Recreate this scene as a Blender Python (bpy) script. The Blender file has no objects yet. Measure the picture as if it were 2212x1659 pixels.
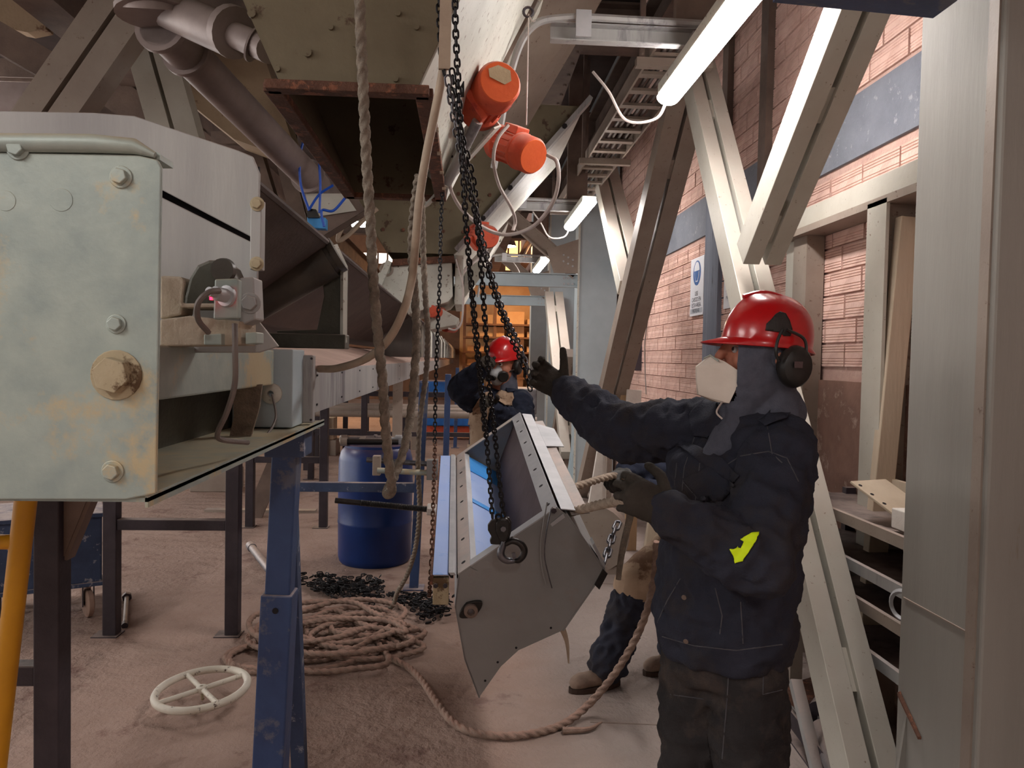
import bpy, bmesh, math, random
from mathutils import Vector as V, Matrix, noise
from mathutils.bvhtree import BVHTree
random.seed(7)
S = bpy.context.scene
COL = S.collection
# ------------------------------------------------------------------ camera
W, H, F = 2212.0, 1659.0, 1660.0
CAM = V((0, 0, 1.6))
ROT = (Matrix.Rotation(math.radians(-3.45), 3, 'Z') @ Matrix.Rotation(math.radians(90 - 1.85), 3, 'X')
       @ Matrix.Rotation(math.radians(1.15), 3, 'Z'))
cd = bpy.data.cameras.new('camera'); cam = bpy.data.objects.new('camera', cd); COL.objects.link(cam)
cd.sensor_fit = 'HORIZONTAL'; cd.sensor_width = 36.0; cd.lens = F / W * 36.0; cd.clip_start = 0.05; cd.clip_end = 200
cam.location = CAM; cam.rotation_euler = ROT.to_euler(); S.camera = cam
# ------------------------------------------------------------------ world and exposure
S.view_settings.view_transform = 'Standard'; S.view_settings.look = 'None'
S.view_settings.gamma = 1.0; S.view_settings.use_curve_mapping = False
S.view_settings.exposure = 0.42
wd = bpy.data.worlds.new('world'); S.world = wd; wd.use_nodes = True
bg = wd.node_tree.nodes['Background']; bg.inputs[0].default_value = (1.0, 0.955, 0.92, 1); bg.inputs[1].default_value = 2.4
LAMP_E = 52.0

def ray(u, v): return ROT @ V(((u - W / 2) / F, -(v - H / 2) / F, -1.0))
def P(u, v, y):
    d = ray(u, v); return CAM + d * (y / d.y)
def G(u, v, z=0.0):
    d = ray(u, v); return CAM + d * ((z - CAM.z) / d.z)
def PXP(u, v, x):
    d = ray(u, v); return CAM + d * (x / d.x)
def PN(u, v, p0, n):
    d = ray(u, v); return CAM + d * ((p0 - CAM).dot(n) / d.dot(n))
Z = V((0, 0, 1))
# ------------------------------------------------------------------ materials
def lin(c):
    r = []
    for k in c:
        k = k / 255.0
        r.append(k / 12.92 if k <= 0.04045 else ((k + 0.055) / 1.055) ** 2.4)
    return (r[0], r[1], r[2], 1.0)
MATS = {}
def pm(name, c, c2=None, sc=4.0, rough=0.6, metal=0.0, bump=0.15, bsc=45.0, spot=None, ssc=6.0, st=0.62,
       dust=None, da=0.75, streak=False, rnd=0.0, spec=0.4, coat=0.0, sw=0.06):
    m = bpy.data.materials.new(name); m.use_nodes = True
    nt = m.node_tree; N = nt.nodes; L = nt.links; b = N['Principled BSDF']
    b.inputs['Roughness'].default_value = rough; b.inputs['Metallic'].default_value = metal
    b.inputs['Specular IOR Level'].default_value = spec
    if coat: b.inputs['Coat Weight'].default_value = coat; b.inputs['Coat Roughness'].default_value = 0.15
    tc = N.new('ShaderNodeTexCoord'); mp = N.new('ShaderNodeMapping'); L.new(tc.outputs['Object'], mp.inputs[0])
    if streak: mp.inputs['Scale'].default_value = (1, 1, 0.12)
    def nz(scale, det=6.0, ro=0.6):
        n = N.new('ShaderNodeTexNoise'); n.inputs['Scale'].default_value = scale
        n.inputs['Detail'].default_value = det; n.inputs['Roughness'].default_value = ro
        L.new(mp.outputs[0], n.inputs['Vector']); return n
    def mix(f, a, bb):
        x = N.new('ShaderNodeMix'); x.data_type = 'RGBA'
        L.new(f, x.inputs['Factor'])
        for s, q in ((x.inputs['A'], a), (x.inputs['B'], bb)):
            if isinstance(q, tuple): s.default_value = q
            else: L.new(q, s)
        return x.outputs['Result']
    def ramp(src, lo, hi):
        r = N.new('ShaderNodeMapRange'); r.inputs['From Min'].default_value = lo; r.inputs['From Max'].default_value = hi
        L.new(src, r.inputs['Value']); return r.outputs['Result']
    col = lin(c)
    n1 = nz(sc)
    if c2 is not None: col = mix(ramp(n1.outputs['Fac'], 0.32, 0.68), lin(c), lin(c2))
    if spot is not None:
        n2 = nz(ssc, 8.0, 0.7); col = mix(ramp(n2.outputs['Fac'], st - 0.07, st - 0.07 + sw), col, lin(spot))
    if dust is not None:
        g = N.new('ShaderNodeNewGeometry'); sp = N.new('ShaderNodeSeparateXYZ'); L.new(g.outputs['Normal'], sp.inputs[0])
        f = ramp(sp.outputs['Z'], 0.25, 0.9); n3 = nz(9.0)
        mm = N.new('ShaderNodeMath'); mm.operation = 'MULTIPLY'; L.new(f, mm.inputs[0])
        L.new(ramp(n3.outputs['Fac'], 0.2, 0.55), mm.inputs[1])
        m2 = N.new('ShaderNodeMath'); m2.operation = 'MULTIPLY'; L.new(mm.outputs[0], m2.inputs[0]); m2.inputs[1].default_value = da
        col = mix(m2.outputs[0], col, lin(dust))
    if rnd:
        oi = N.new('ShaderNodeObjectInfo'); hs = N.new('ShaderNodeHueSaturation')
        rr = N.new('ShaderNodeMapRange'); rr.inputs['To Min'].default_value = 1 - rnd; rr.inputs['To Max'].default_value = 1 + rnd
        L.new(oi.outputs['Random'], rr.inputs['Value']); L.new(rr.outputs['Result'], hs.inputs['Value'])
        if isinstance(col, tuple): hs.inputs['Color'].default_value = col
        else: L.new(col, hs.inputs['Color'])
        col = hs.outputs['Color']
    if isinstance(col, tuple): b.inputs['Base Color'].default_value = col
    else: L.new(col, b.inputs['Base Color'])
    if bump:
        nb = nz(bsc, 5.0); bp = N.new('ShaderNodeBump'); bp.inputs['Strength'].default_value = bump
        bp.inputs['Distance'].default_value = 0.02; L.new(nb.outputs['Fac'], bp.inputs['Height']); L.new(bp.outputs[0], b.inputs['Normal'])
    MATS[name] = m
    return m
def em(name, c, e):
    m = bpy.data.materials.new(name); m.use_nodes = True; b = m.node_tree.nodes['Principled BSDF']
    b.inputs['Base Color'].default_value = lin(c); b.inputs['Emission Color'].default_value = lin(c)
    b.inputs['Emission Strength'].default_value = e; MATS[name] = m; return m
DUST = (198, 178, 168)
pm('galv', (168, 178, 170), (146, 158, 154), 14, 0.5, 0.25, 0.05, 90, spot=(186, 172, 140), ssc=2.6, st=0.6, dust=(205, 190, 160))
pm('galv_blue', (168, 167, 164), (140, 138, 138), 5, 0.55, 0.2, 0.05, 60, spot=(110, 106, 110), ssc=3, st=0.64, dust=DUST, streak=True)
pm('pale_paint', (206, 206, 196), (186, 186, 176), 5, 0.5, 0.0, 0.06, 50, spot=(120, 104, 92), ssc=34, st=0.66, dust=DUST, da=0.5)
pm('cream_steel', (196, 193, 182), (180, 175, 163), 3, 0.42, 0.1, 0.05, 50, spot=(120, 96, 76), ssc=40, st=0.70, dust=DUST, da=0.5)
pm('tan_steel', (158, 146, 134), (140, 126, 116), 3, 0.5, 0.1, 0.05, 50, spot=(110, 88, 78), ssc=30, st=0.68, dust=DUST, da=0.5)
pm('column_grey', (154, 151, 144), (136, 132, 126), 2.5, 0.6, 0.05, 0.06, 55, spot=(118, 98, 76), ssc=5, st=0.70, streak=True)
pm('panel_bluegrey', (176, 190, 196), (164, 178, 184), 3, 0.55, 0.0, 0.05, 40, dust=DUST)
pm('olive_steel', (122, 112, 90), (108, 98, 78), 4, 0.7, 0.05, 0.08, 30, spot=(78, 58, 44), ssc=9, st=0.66)
pm('rust', (112, 78, 62), (84, 58, 48), 12, 0.9, 0.0, 0.5, 60, spot=(140, 92, 70), ssc=22, st=0.6)
pm('dark_steel', (66, 58, 64), (50, 44, 50), 8, 0.55, 0.2, 0.1, 60, dust=DUST, da=0.5)
pm('dark_beam', (124, 106, 96), (94, 80, 73), 4, 0.75, 0.05, 0.15, 30, dust=DUST, da=0.3)
pm('roof_dark', (84, 74, 72), (64, 56, 55), 2, 0.9, 0.0, 0.1, 20)
pm('green_black', (76, 76, 66), (56, 56, 48), 9, 0.5, 0.2, 0.15, 50, dust=DUST, da=0.6)
pm('belt_rubber', (94, 82, 78), (76, 66, 63), 6, 0.85, 0.0, 0.1, 70)
pm('roller_black', (58, 54, 50), (84, 78, 70), 7, 0.4, 0.1, 0.1, 50)
pm('blue_paint', (56, 78, 118), (42, 58, 94), 5, 0.5, 0.0, 0.08, 50, spot=(88, 92, 108), ssc=7, st=0.62, dust=DUST, da=0.6)
pm('blue_cart', (66, 82, 112), (50, 60, 86), 6, 0.7, 0.0, 0.15, 40, spot=(150, 150, 160), ssc=16, st=0.66, dust=DUST)
pm('blue_drum', (20, 54, 118), (16, 44, 98), 4, 0.34, 0.0, 0.05, 30, dust=(120, 96, 98), da=0.8)
pm('yellow_paint', (206, 146, 22), (184, 126, 18), 5, 0.5, 0.0, 0.05, 50)
pm('red_orange', (214, 92, 60), (192, 78, 54), 7, 0.55, 0.0, 0.1, 50, spot=(168, 60, 48), ssc=9, st=0.62, dust=(214, 158, 144), da=0.85)
pm('orange_cap', (232, 104, 52), (216, 88, 44), 9, 0.5, 0.0, 0.08, 60, spot=(200, 110, 80), ssc=12, st=0.68)
pm('paper', (196, 176, 146), (176, 154, 126), 9, 0.9)
pm('red_helmet', (190, 22, 26), (170, 18, 22), 6, 0.28, 0.0, 0.02, 60, coat=0.4, spot=(150, 30, 34), ssc=30, st=0.68)
pm('helmet_slot', (40, 34, 32), None, 5, 0.6)
pm('black_plastic', (24, 23, 22), (36, 33, 31), 12, 0.35, 0.0, 0.05, 60, dust=(96, 84, 78), da=0.4)
pm('denim', (52, 54, 66), (36, 37, 47), 6, 0.9, 0.0, 0.35, 220, spot=(70, 62, 56), ssc=3.0, st=0.55, spec=0.2, sw=0.3)
pm('denim_blue', (44, 49, 66), (28, 32, 44), 6, 0.85, 0.0, 0.35, 200, spec=0.2)
pm('denim_trouser', (54, 51, 51), (36, 34, 36), 5, 0.9, 0.0, 0.35, 220, spot=(104, 88, 78), ssc=3.0, st=0.58, spec=0.2, sw=0.35)
pm('seam', (84, 82, 86), (66, 65, 70), 30, 0.9)
pm('hood_cloth', (94, 96, 108), (82, 84, 95), 40, 0.95, 0.0, 0.4, 300, spec=0.1)
pm('glove_dark', (66, 60, 54), (46, 42, 38), 12, 0.85, 0.0, 0.3, 120, spec=0.2)
pm('glove_grey', (78, 76, 74), (46, 45, 45), 16, 0.7, 0.0, 0.3, 120)
pm('leather_tan', (178, 152, 128), (152, 128, 106), 5, 0.85, 0.0, 0.25, 60, spot=(120, 92, 72), ssc=4, st=0.6)
pm('boot_leather', (150, 128, 112), (120, 100, 88), 10, 0.85, 0.0, 0.3, 60)
pm('boot_sole', (66, 50, 42), None, 5, 0.9)
pm('skin', (176, 116, 92), (156, 98, 78), 14, 0.6, 0.0, 0.1, 120)
pm('eye_dark', (30, 20, 18), None, 5, 0.3)
pm('mask_white', (226, 216, 204), (210, 198, 186), 5, 0.9, 0.0, 0.1, 120, spot=(140, 120, 104), ssc=14, st=0.72)
pm('respirator_grey', (176, 176, 176), (140, 140, 142), 20, 0.5)
pm('hi_vis', (222, 250, 30), None, 5, 0.6, spec=0.2)
pm('rope_old', (152, 140, 126), (116, 106, 96), 30, 0.95, 0.0, 0.5, 160, spec=0.1)
pm('rope_light', (184, 168, 152), (150, 134, 120), 30, 0.95, 0.0, 0.5, 160, spec=0.1)
pm('rope_floor', (170, 148, 134), (134, 114, 104), 22, 0.95, 0.0, 0.5, 160, dust=(190, 150, 134), da=0.6, spec=0.1)
pm('hose_tan', (186, 168, 148), (160, 142, 124), 8, 0.7)
pm('cable_white', (206, 196, 190), (180, 168, 162), 10, 0.6)
pm('cable_grey', (128, 118, 112), (100, 92, 88), 10, 0.6)
pm('hose_blue', (28, 82, 190), None, 10, 0.4)
pm('box_blue', (70, 150, 214), None, 10, 0.5)
pm('chain_black', (44, 42, 44), (30, 28, 30), 30, 0.38, 0.7, 0.2, 120)
pm('chain_steel', (120, 120, 124), (86, 86, 92), 30, 0.32, 0.85, 0.1, 120)
pm('chain_rust', (112, 72, 52), (66, 48, 42), 30, 0.7, 0.4, 0.3, 120)
pm('chute_grey', (146, 145, 144), (130, 129, 128), 3, 0.55, 0.15, 0.05, 60, spot=(138, 126, 122), ssc=8, st=0.62, sw=0.2)
pm('dust_beige', (188, 177, 160), (168, 156, 138), 9, 0.95, 0, 0.3, 50)
pm('stainless', (184, 184, 186), (158, 158, 162), 6, 0.5, 0.25, 0.05, 40)
pm('film_blue', (176, 196, 240), (160, 184, 236), 4, 0.4, 0.0, 0.03, 20, spot=(58, 146, 226), ssc=7, st=0.66, sw=0.14)
pm('tape_blue', (52, 142, 226), (80, 160, 232), 9, 0.5)
pm('liner_maroon', (84, 66, 66), (70, 54, 54), 6, 0.8)
pm('black_gap', (30, 27, 30), None, 5, 0.9)
pm('yellow_primer', (186, 174, 146), (160, 146, 118), 9, 0.8, spot=(96, 76, 54), ssc=14, st=0.58)
pm('black_thread', (36, 34, 34), (60, 56, 54), 20, 0.4, 0.6)
pm('brick', (224, 192, 180), (210, 174, 161), 10, 0.9, 0.0, 0.3, 60, spot=(184, 148, 136), ssc=6, st=0.6, rnd=0.07, spec=0.2, sw=0.3)
pm('mortar', (200, 170, 158), (184, 152, 142), 10, 0.95, 0.0, 0.4, 50, spec=0.1)
pm('band_grey', (124, 128, 138), (110, 114, 124), 5, 0.85, 0.0, 0.4, 40, spot=(150, 152, 160), ssc=16, st=0.68)
pm('plaster_pale', (206, 202, 196), (190, 186, 180), 3, 0.9)
pm('plaster_dirty', (150, 116, 102), (110, 84, 74), 3, 0.95, 0.0, 0.2, 40, spot=(176, 150, 136), ssc=3, st=0.6)
pm('pilaster', (136, 142, 156), (112, 118, 132), 9, 0.9, 0.0, 0.5, 40, spot=(60, 58, 66), ssc=14, st=0.68, streak=True)
pm('wood', (204, 188, 166), (184, 166, 144), 4, 0.8, streak=True)
pm('wood_tan', (170, 140, 108), (140, 112, 86), 4, 0.8, streak=True)
pm('white_board', (222, 216, 208), (204, 196, 188), 4, 0.7)
pm('sign_white', (228, 230, 236), None, 4, 0.45)
pm('sign_blue', (44, 96, 160), None, 4, 0.45)
pm('sign_ink', (44, 48, 60), None, 4, 0.5)
pm('sign_grey', (182, 188, 196), None, 4, 0.5)
pm('wheel_white', (226, 220, 206), (206, 198, 182), 6, 0.45, 0.0, 0.1, 60, spot=(70, 44, 34), ssc=26, st=0.66)
pm('caster_tan', (176, 148, 132), (150, 122, 108), 10, 0.85)
pm('pipe_grey', (132, 128, 130), (98, 94, 98), 8, 0.5, 0.3, dust=DUST, da=0.7)
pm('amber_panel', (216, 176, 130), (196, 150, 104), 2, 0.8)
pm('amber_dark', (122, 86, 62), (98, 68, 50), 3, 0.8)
pm('machine_blue', (40, 110, 190), (30, 84, 150), 5, 0.6, dust=DUST)
pm('duct', (158, 144, 140), (134, 120, 117), 5, 0.5, 0.2, 0.06, 40, dust=(176, 160, 152), da=0.5)
pm('beige_panel', (168, 146, 120), (150, 128, 104), 3, 0.8, spot=(104, 76, 56), ssc=7, st=0.68)
em('lamp_tube', (255, 248, 244), LAMP_E)
em('lamp_amber', (255, 206, 150), 200.0)
em('window_amber', (255, 205, 130), 1.4)
em('window_white', (255, 240, 226), 2.6)
em('led_red', (255, 30, 60), 6.0)
def floor_material():
    m = pm('floor_dust', (174, 150, 138), (156, 131, 119), 1.3, 0.95, 0.0, 0.6, 22, spot=(138, 112, 103), ssc=2.2, st=0.66, spec=0.15)
    nt = m.node_tree; N = nt.nodes; L = nt.links; b = N['Principled BSDF']
    old = b.inputs['Base Color'].links[0].from_socket
    tc = N.new('ShaderNodeTexCoord'); n = N.new('ShaderNodeTexNoise'); n.inputs['Scale'].default_value = 1.1; n.inputs['Detail'].default_value = 7
    L.new(tc.outputs['Object'], n.inputs['Vector'])
    sp = N.new('ShaderNodeSeparateXYZ'); L.new(tc.outputs['Object'], sp.inputs[0])
    a = N.new('ShaderNodeMath'); a.operation = 'MULTIPLY_ADD'; L.new(n.outputs['Fac'], a.inputs[0]); a.inputs[1].default_value = 1.1; L.new(sp.outputs['X'], a.inputs[2])
    r = N.new('ShaderNodeMapRange'); r.inputs['From Min'].default_value = 0.72; r.inputs['From Max'].default_value = 1.15; L.new(a.outputs[0], r.inputs['Value'])
    r.inputs['To Max'].default_value = 0.8
    x = N.new('ShaderNodeMix'); x.data_type = 'RGBA'; L.new(r.outputs[0], x.inputs['Factor']); L.new(old, x.inputs['A']); x.inputs['B'].default_value = lin((160, 150, 145))
    L.new(x.outputs['Result'], b.inputs['Base Color'])
    # footprints and drag marks in the dust as relief
    wv = N.new('ShaderNodeTexWave'); wv.inputs['Scale'].default_value = 1.6; wv.inputs['Distortion'].default_value = 9; wv.inputs['Detail'].default_value = 5
    wv.bands_direction = 'Y'; L.new(tc.outputs['Object'], wv.inputs['Vector'])
    bp = [k for k in N if k.bl_idname == 'ShaderNodeBump'][0]
    nb = bp.inputs['Height'].links[0].from_socket
    ad = N.new('ShaderNodeMath'); ad.operation = 'MULTIPLY_ADD'; L.new(wv.outputs['Fac'], ad.inputs[0]); ad.inputs[1].default_value = 0.6; L.new(nb, ad.inputs[2])
    L.new(ad.outputs[0], bp.inputs['Height']); bp.inputs['Strength'].default_value = 0.8; bp.inputs['Distance'].default_value = 0.03
floor_material()
# ------------------------------------------------------------------ mesh builder
WORLD = {}
class MB:
    def __init__(s): s.v = []; s.f = []; s.sm = []
    def add(s, vs, fs, sm=False):
        o = len(s.v); s.v += [V(p) for p in vs]
        for f in fs: s.f.append([i + o for i in f]); s.sm.append(sm)
        return s
    def bx(s, x0, x1, y0, y1, z0, z1):
        vs = [(x, y, z) for z in (z0, z1) for y in (y0, y1) for x in (x0, x1)]
        return s.add(vs, [(0, 2, 3, 1), (4, 5, 7, 6), (0, 1, 5, 4), (2, 6, 7, 3), (0, 4, 6, 2), (1, 3, 7, 5)])
    def box(s, c, dims, R=None):
        c = V(c); vs = []
        for z in (-.5, .5):
            for y in (-.5, .5):
                for x in (-.5, .5):
                    p = V((x * dims[0], y * dims[1], z * dims[2])); vs.append(c + (R @ p if R is not None else p))
        return s.add(vs, [(0, 2, 3, 1), (4, 5, 7, 6), (0, 1, 5, 4), (2, 6, 7, 3), (0, 4, 6, 2), (1, 3, 7, 5)])
    def prof(s, p0, p1, pts, up=Z):
        """sweep a closed 2-D profile (side, up) from p0 to p1"""
        p0 = V(p0); p1 = V(p1); a = (p1 - p0).normalized(); sd = a.cross(up)
        if sd.length < 1e-4: sd = a.cross(V((0, 1, 0)))
        sd.normalize(); u2 = sd.cross(a).normalized(); n = len(pts)
        vs = [p + sd * q[0] + u2 * q[1] for p in (p0, p1) for q in pts]
        fs = [(i, (i + 1) % n, n + (i + 1) % n, n + i) for i in range(n)] + [tuple(range(n - 1, -1, -1)), tuple(range(n, 2 * n))]
        return s.add(vs, fs)
    def bar(s, p0, p1, w, h, up=Z):
        return s.prof(p0, p1, [(-w / 2, -h / 2), (w / 2, -h / 2), (w / 2, h / 2), (-w / 2, h / 2)], up)
    def chan(s, p0, p1, w, h, t, up=Z):
        """C channel, open towards +up"""
        a, b = w / 2, h / 2
        return s.prof(p0, p1, [(-a, -b), (a, -b), (a, b), (a - t, b), (a - t, -b + t), (-a + t, -b + t), (-a + t, b), (-a, b)], up)
    def ibeam(s, p0, p1, w, h, t, up=Z):
        a, b = w / 2, h / 2; q = t / 2
        return s.prof(p0, p1, [(-a, -b), (a, -b), (a, -b + t), (q, -b + t), (q, b - t), (a, b - t), (a, b), (-a, b), (-a, b - t), (-q, b - t), (-q, -b + t), (-a, -b + t)], up)
    def cyl(s, p0, p1, r0, r1=None, n=16, sm=True):
        if r1 is None: r1 = r0
        p0 = V(p0); p1 = V(p1); a = (p1 - p0).normalized(); sd = a.orthogonal().normalized(); u2 = a.cross(sd)
        vs = []
        for p, r in ((p0, r0), (p1, r1)):
            for i in range(n):
                t = 2 * math.pi * i / n; vs.append(p + (sd * math.cos(t) + u2 * math.sin(t)) * r)
        o = len(s.v)
        s.add(vs, [(i, (i + 1) % n, n + (i + 1) % n, n + i) for i in range(n)], sm)
        s.f.append([o + i for i in range(n - 1, -1, -1)]); s.sm.append(False)
        s.f.append([o + n + i for i in range(n)]); s.sm.append(False)
        return s
    def tube(s, pts, r, n=8, closed=False, ends=True, rot=0.0):
        pts = [V(p) for p in pts]; m = len(pts); vs = []
        rs = r if isinstance(r, (list, tuple)) else [r] * m
        T = []
        for i in range(m):
            a = pts[(i + 1) % m] if (closed or i < m - 1) else pts[i]
            b = pts[i - 1] if (closed or i > 0) else pts[i]
            d = a - b; T.append(d.normalized() if d.length > 1e-9 else V((0, 0, 1)))
        sd = T[0].orthogonal().normalized()
        for i in range(m):
            sd = (sd - T[i] * sd.dot(T[i]))
            sd = sd.normalized() if sd.length > 1e-6 else T[i].orthogonal().normalized()
            u2 = T[i].cross(sd)
            for k in range(n):
                t = 2 * math.pi * k / n + rot; vs.append(pts[i] + (sd * math.cos(t) + u2 * math.sin(t)) * rs[i])
        fs = []
        for i in range(m if closed else m - 1):
            for k in range(n):
                j = (i + 1) % m; fs.append((i * n + k, i * n + (k + 1) % n, j * n + (k + 1) % n, j * n + k))
        if not closed and ends: fs += [tuple(range(n - 1, -1, -1)), tuple((m - 1) * n + k for k in range(n))]
        return s.add(vs, fs, True)
    def rope(s, pts, r, pitch=0.1, n=15, lobes=3):
        K = 6.0; pitch = min(pitch, r * 2.6); L = resample(catmull(pts, 14), pitch / K); m = len(L); vs = []
        T = [(L[min(i + 1, m - 1)] - L[max(i - 1, 0)]).normalized() for i in range(m)]
        sd = T[0].orthogonal().normalized(); ph = 0.0
        for i in range(m):
            sd = (sd - T[i] * sd.dot(T[i])).normalized(); u2 = T[i].cross(sd); ph = 2 * math.pi * i / K
            for k in range(n):
                t = 2 * math.pi * k / n; rr = r * (0.66 + 0.38 * abs(math.cos(lobes * 0.5 * t)))
                a = t + ph / lobes * 1.0
                vs.append(L[i] + (sd * math.cos(a) + u2 * math.sin(a)) * rr)
        fs = [(i * n + k, i * n + (k + 1) % n, (i + 1) * n + (k + 1) % n, (i + 1) * n + k) for i in range(m - 1) for k in range(n)]
        fs += [tuple(range(n - 1, -1, -1)), tuple((m - 1) * n + k for k in range(n))]
        return s.add(vs, fs, True)
    def prism(s, poly, vec, sm=False):
        poly = [V(p) for p in poly]; vec = V(vec); n = len(poly)
        return s.add(poly + [p + vec for p in poly], [tuple(range(n)), tuple(range(2 * n - 1, n - 1, -1))] +
                     [(i, n + i, n + (i + 1) % n, (i + 1) % n) for i in range(n)], sm)
    def quadsheet(s, a, b, c, d, t=0.004):
        a, b, c, d = V(a), V(b), V(c), V(d); nrm = (b - a).cross(d - a).normalized() * t
        return s.prism([a, b, c, d], nrm)
    def lathe(s, c, axis, prof, n=24, sm=True):
        c = V(c); a = V(axis).normalized(); sd = a.orthogonal().normalized(); u2 = a.cross(sd); m = len(prof); vs = []
        for r, h in prof:
            for i in range(n):
                t = 2 * math.pi * i / n; vs.append(c + a * h + (sd * math.cos(t) + u2 * math.sin(t)) * max(r, 1e-4))
        fs = [(j * n + i, j * n + (i + 1) % n, (j + 1) * n + (i + 1) % n, (j + 1) * n + i) for j in range(m - 1) for i in range(n)]
        return s.add(vs, fs, sm)
    def ball(s, c, r, n=12, sc=(1, 1, 1), R=None):
        vs = []; c = V(c); m = max(6, n // 2)
        for j in range(m + 1):
            ph = math.pi * j / m
            for i in range(n):
                t = 2 * math.pi * i / n; p = V((r * sc[0] * math.sin(ph) * math.cos(t), r * sc[1] * math.sin(ph) * math.sin(t), r * sc[2] * math.cos(ph)))
                vs.append(c + (R @ p if R is not None else p))
        return s.add(vs, [(j * n + i, (j + 1) * n + i, (j + 1) * n + (i + 1) % n, j * n + (i + 1) % n) for j in range(m) for i in range(n)], True)
    def hexb(s, c, nrm, r, h):
        return s.cyl(c, V(c) + V(nrm).normalized() * h, r, r * 0.96, 6, False)
    def build(s, name, mat, parent=None, bev=0.0, label=None, cat=None, group=None, kind=None, origin=None, sub=0, segs=2):
        me = bpy.data.meshes.new(name)
        if parent is not None: o0 = WORLD[parent.name]
        elif origin is not None: o0 = V(origin)
        else:
            xs = [p.x for p in s.v]; ys = [p.y for p in s.v]; zs = [p.z for p in s.v]
            o0 = V(((min(xs) + max(xs)) / 2, (min(ys) + max(ys)) / 2, min(zs)))
        me.from_pydata([p - o0 for p in s.v], [], s.f); me.validate(); 
        if len(me.polygons) == len(s.sm): me.polygons.foreach_set('use_smooth', s.sm)
        bm = bmesh.new(); bm.from_mesh(me); bmesh.ops.recalc_face_normals(bm, faces=bm.faces)
        if True in s.sm and len(s.f) < 6000:
            for e_ in bm.edges:
                if len(e_.link_faces) == 2 and e_.calc_face_angle(0) > 0.7: e_.smooth = False
        bm.to_mesh(me); bm.free()
        me.update(); me.materials.append(MATS[mat])
        return place(name, me, o0, parent, bev, label, cat, group, kind, sub, segs)
def place(name, me, o0, parent=None, bev=0.0, label=None, cat=None, group=None, kind=None, sub=0, segs=2):
    o = bpy.data.objects.new(name, me); COL.objects.link(o)
    if parent is not None: o.parent = parent
    else: o.location = o0
    WORLD[o.name] = V(o0)
    if bev:
        b = o.modifiers.new('bevel', 'BEVEL'); b.width = bev; b.segments = segs; b.limit_method = 'ANGLE'; b.angle_limit = math.radians(40)
    if sub:
        b = o.modifiers.new('sub', 'SUBSURF'); b.levels = sub; b.render_levels = sub
    tag(o, label, cat, group, kind); return o
def tag(o, label=None, cat=None, group=None, kind=None):
    if label: o['label'] = label
    if cat: o['category'] = cat
    if group: o['group'] = group
    if kind: o['kind'] = kind
    return o
def thing(name, loc, label, cat, group=None, kind=None):
    o = bpy.data.objects.new(name, None); COL.objects.link(o); o.location = V(loc); o.empty_display_size = 0.1
    WORLD[o.name] = V(loc); return tag(o, label, cat, group, kind)
def clone(o, off, label=None, parent=None):
    c = o.copy(); COL.objects.link(c)
    if parent is not None: c.parent = parent; WORLD[c.name] = WORLD[parent.name].copy()
    else: c.location = o.location + V(off); WORLD[c.name] = WORLD[o.name] + V(off)
    if label: c['label'] = label
    for ch in list(o.children): clone(ch, (0, 0, 0), None, c)
    return c
def catmull(pts, n=10):
    pts = [V(p) for p in pts]; out = []
    if len(pts) < 3:
        return [pts[0].lerp(pts[-1], i / n) for i in range(n + 1)]
    q = [pts[0] * 2 - pts[1]] + pts + [pts[-1] * 2 - pts[-2]]
    for i in range(1, len(q) - 2):
        a, b, c, d = q[i - 1], q[i], q[i + 1], q[i + 2]
        for k in range(n):
            t = k / n; out.append(0.5 * ((2 * b) + (c - a) * t + (2 * a - 5 * b + 4 * c - d) * t * t + (3 * b - a - 3 * c + d) * t ** 3))
    out.append(pts[-1]); return out
def resample(pts, step):
    out = [pts[0].copy()]; acc = 0.0
    for i in range(1, len(pts)):
        a, b = pts[i - 1], pts[i]; L = (b - a).length
        if L < 1e-9: continue
        t = step - acc
        while t <= L: out.append(a.lerp(b, t / L)); t += step
        acc = (acc + L) % step if True else 0
        acc = L - (t - step)
    return out if len(out) > 2 else [pts[0], pts[0].lerp(pts[-1], .5), pts[-1]]
LINKS = {}
def link_mesh(p, w, r, mat):
    k = (p, w, r, mat)
    if k in LINKS: return LINKS[k]
    b = MB(); L = p / 2 + r * 0.9; a = w / 2 - r; st = L - a; pts = []
    for i in range(7):
        t = math.pi * i / 6; pts.append((math.cos(t) * a, 0, st + math.sin(t) * a - 0))
    for i in range(7):
        t = math.pi + math.pi * i / 6; pts.append((math.cos(t) * a, 0, -st + math.sin(t) * a))
    b.tube(pts, r, 6, closed=True)
    me = bpy.data.meshes.new('chain_link'); me.from_pydata(b.v, [], b.f); me.polygons.foreach_set('use_smooth', [True] * len(me.polygons))
    me.materials.append(MATS[mat]); LINKS[k] = me; return me
def chain(name, pts, p, w, r, mat, label, cat='chain', group=None, tw=0.0):
    L = resample(catmull(pts, 12), p); root = thing(name, L[-1] if L[-1].z < L[0].z else L[0], label, cat, group); o0 = WORLD[root.name]
    me = link_mesh(p, w, r, mat)
    for i in range(len(L) - 1):
        d = (L[i + 1] - L[i]).normalized(); sd = V((1, 0.25, 0)); sd = (sd - d * sd.dot(d)).normalized(); fw = d.cross(sd)
        R = Matrix((sd, fw, d)).transposed()
        R = R @ Matrix.Rotation((math.pi / 2 if i % 2 else 0.0) + tw * i, 3, 'Z')
        o = bpy.data.objects.new('chain_link', me); COL.objects.link(o); o.parent = root
        o.location = (L[i] + L[i + 1]) / 2 - o0; o.rotation_euler = R.to_euler(); WORLD[o.name] = o0
    return root
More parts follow.
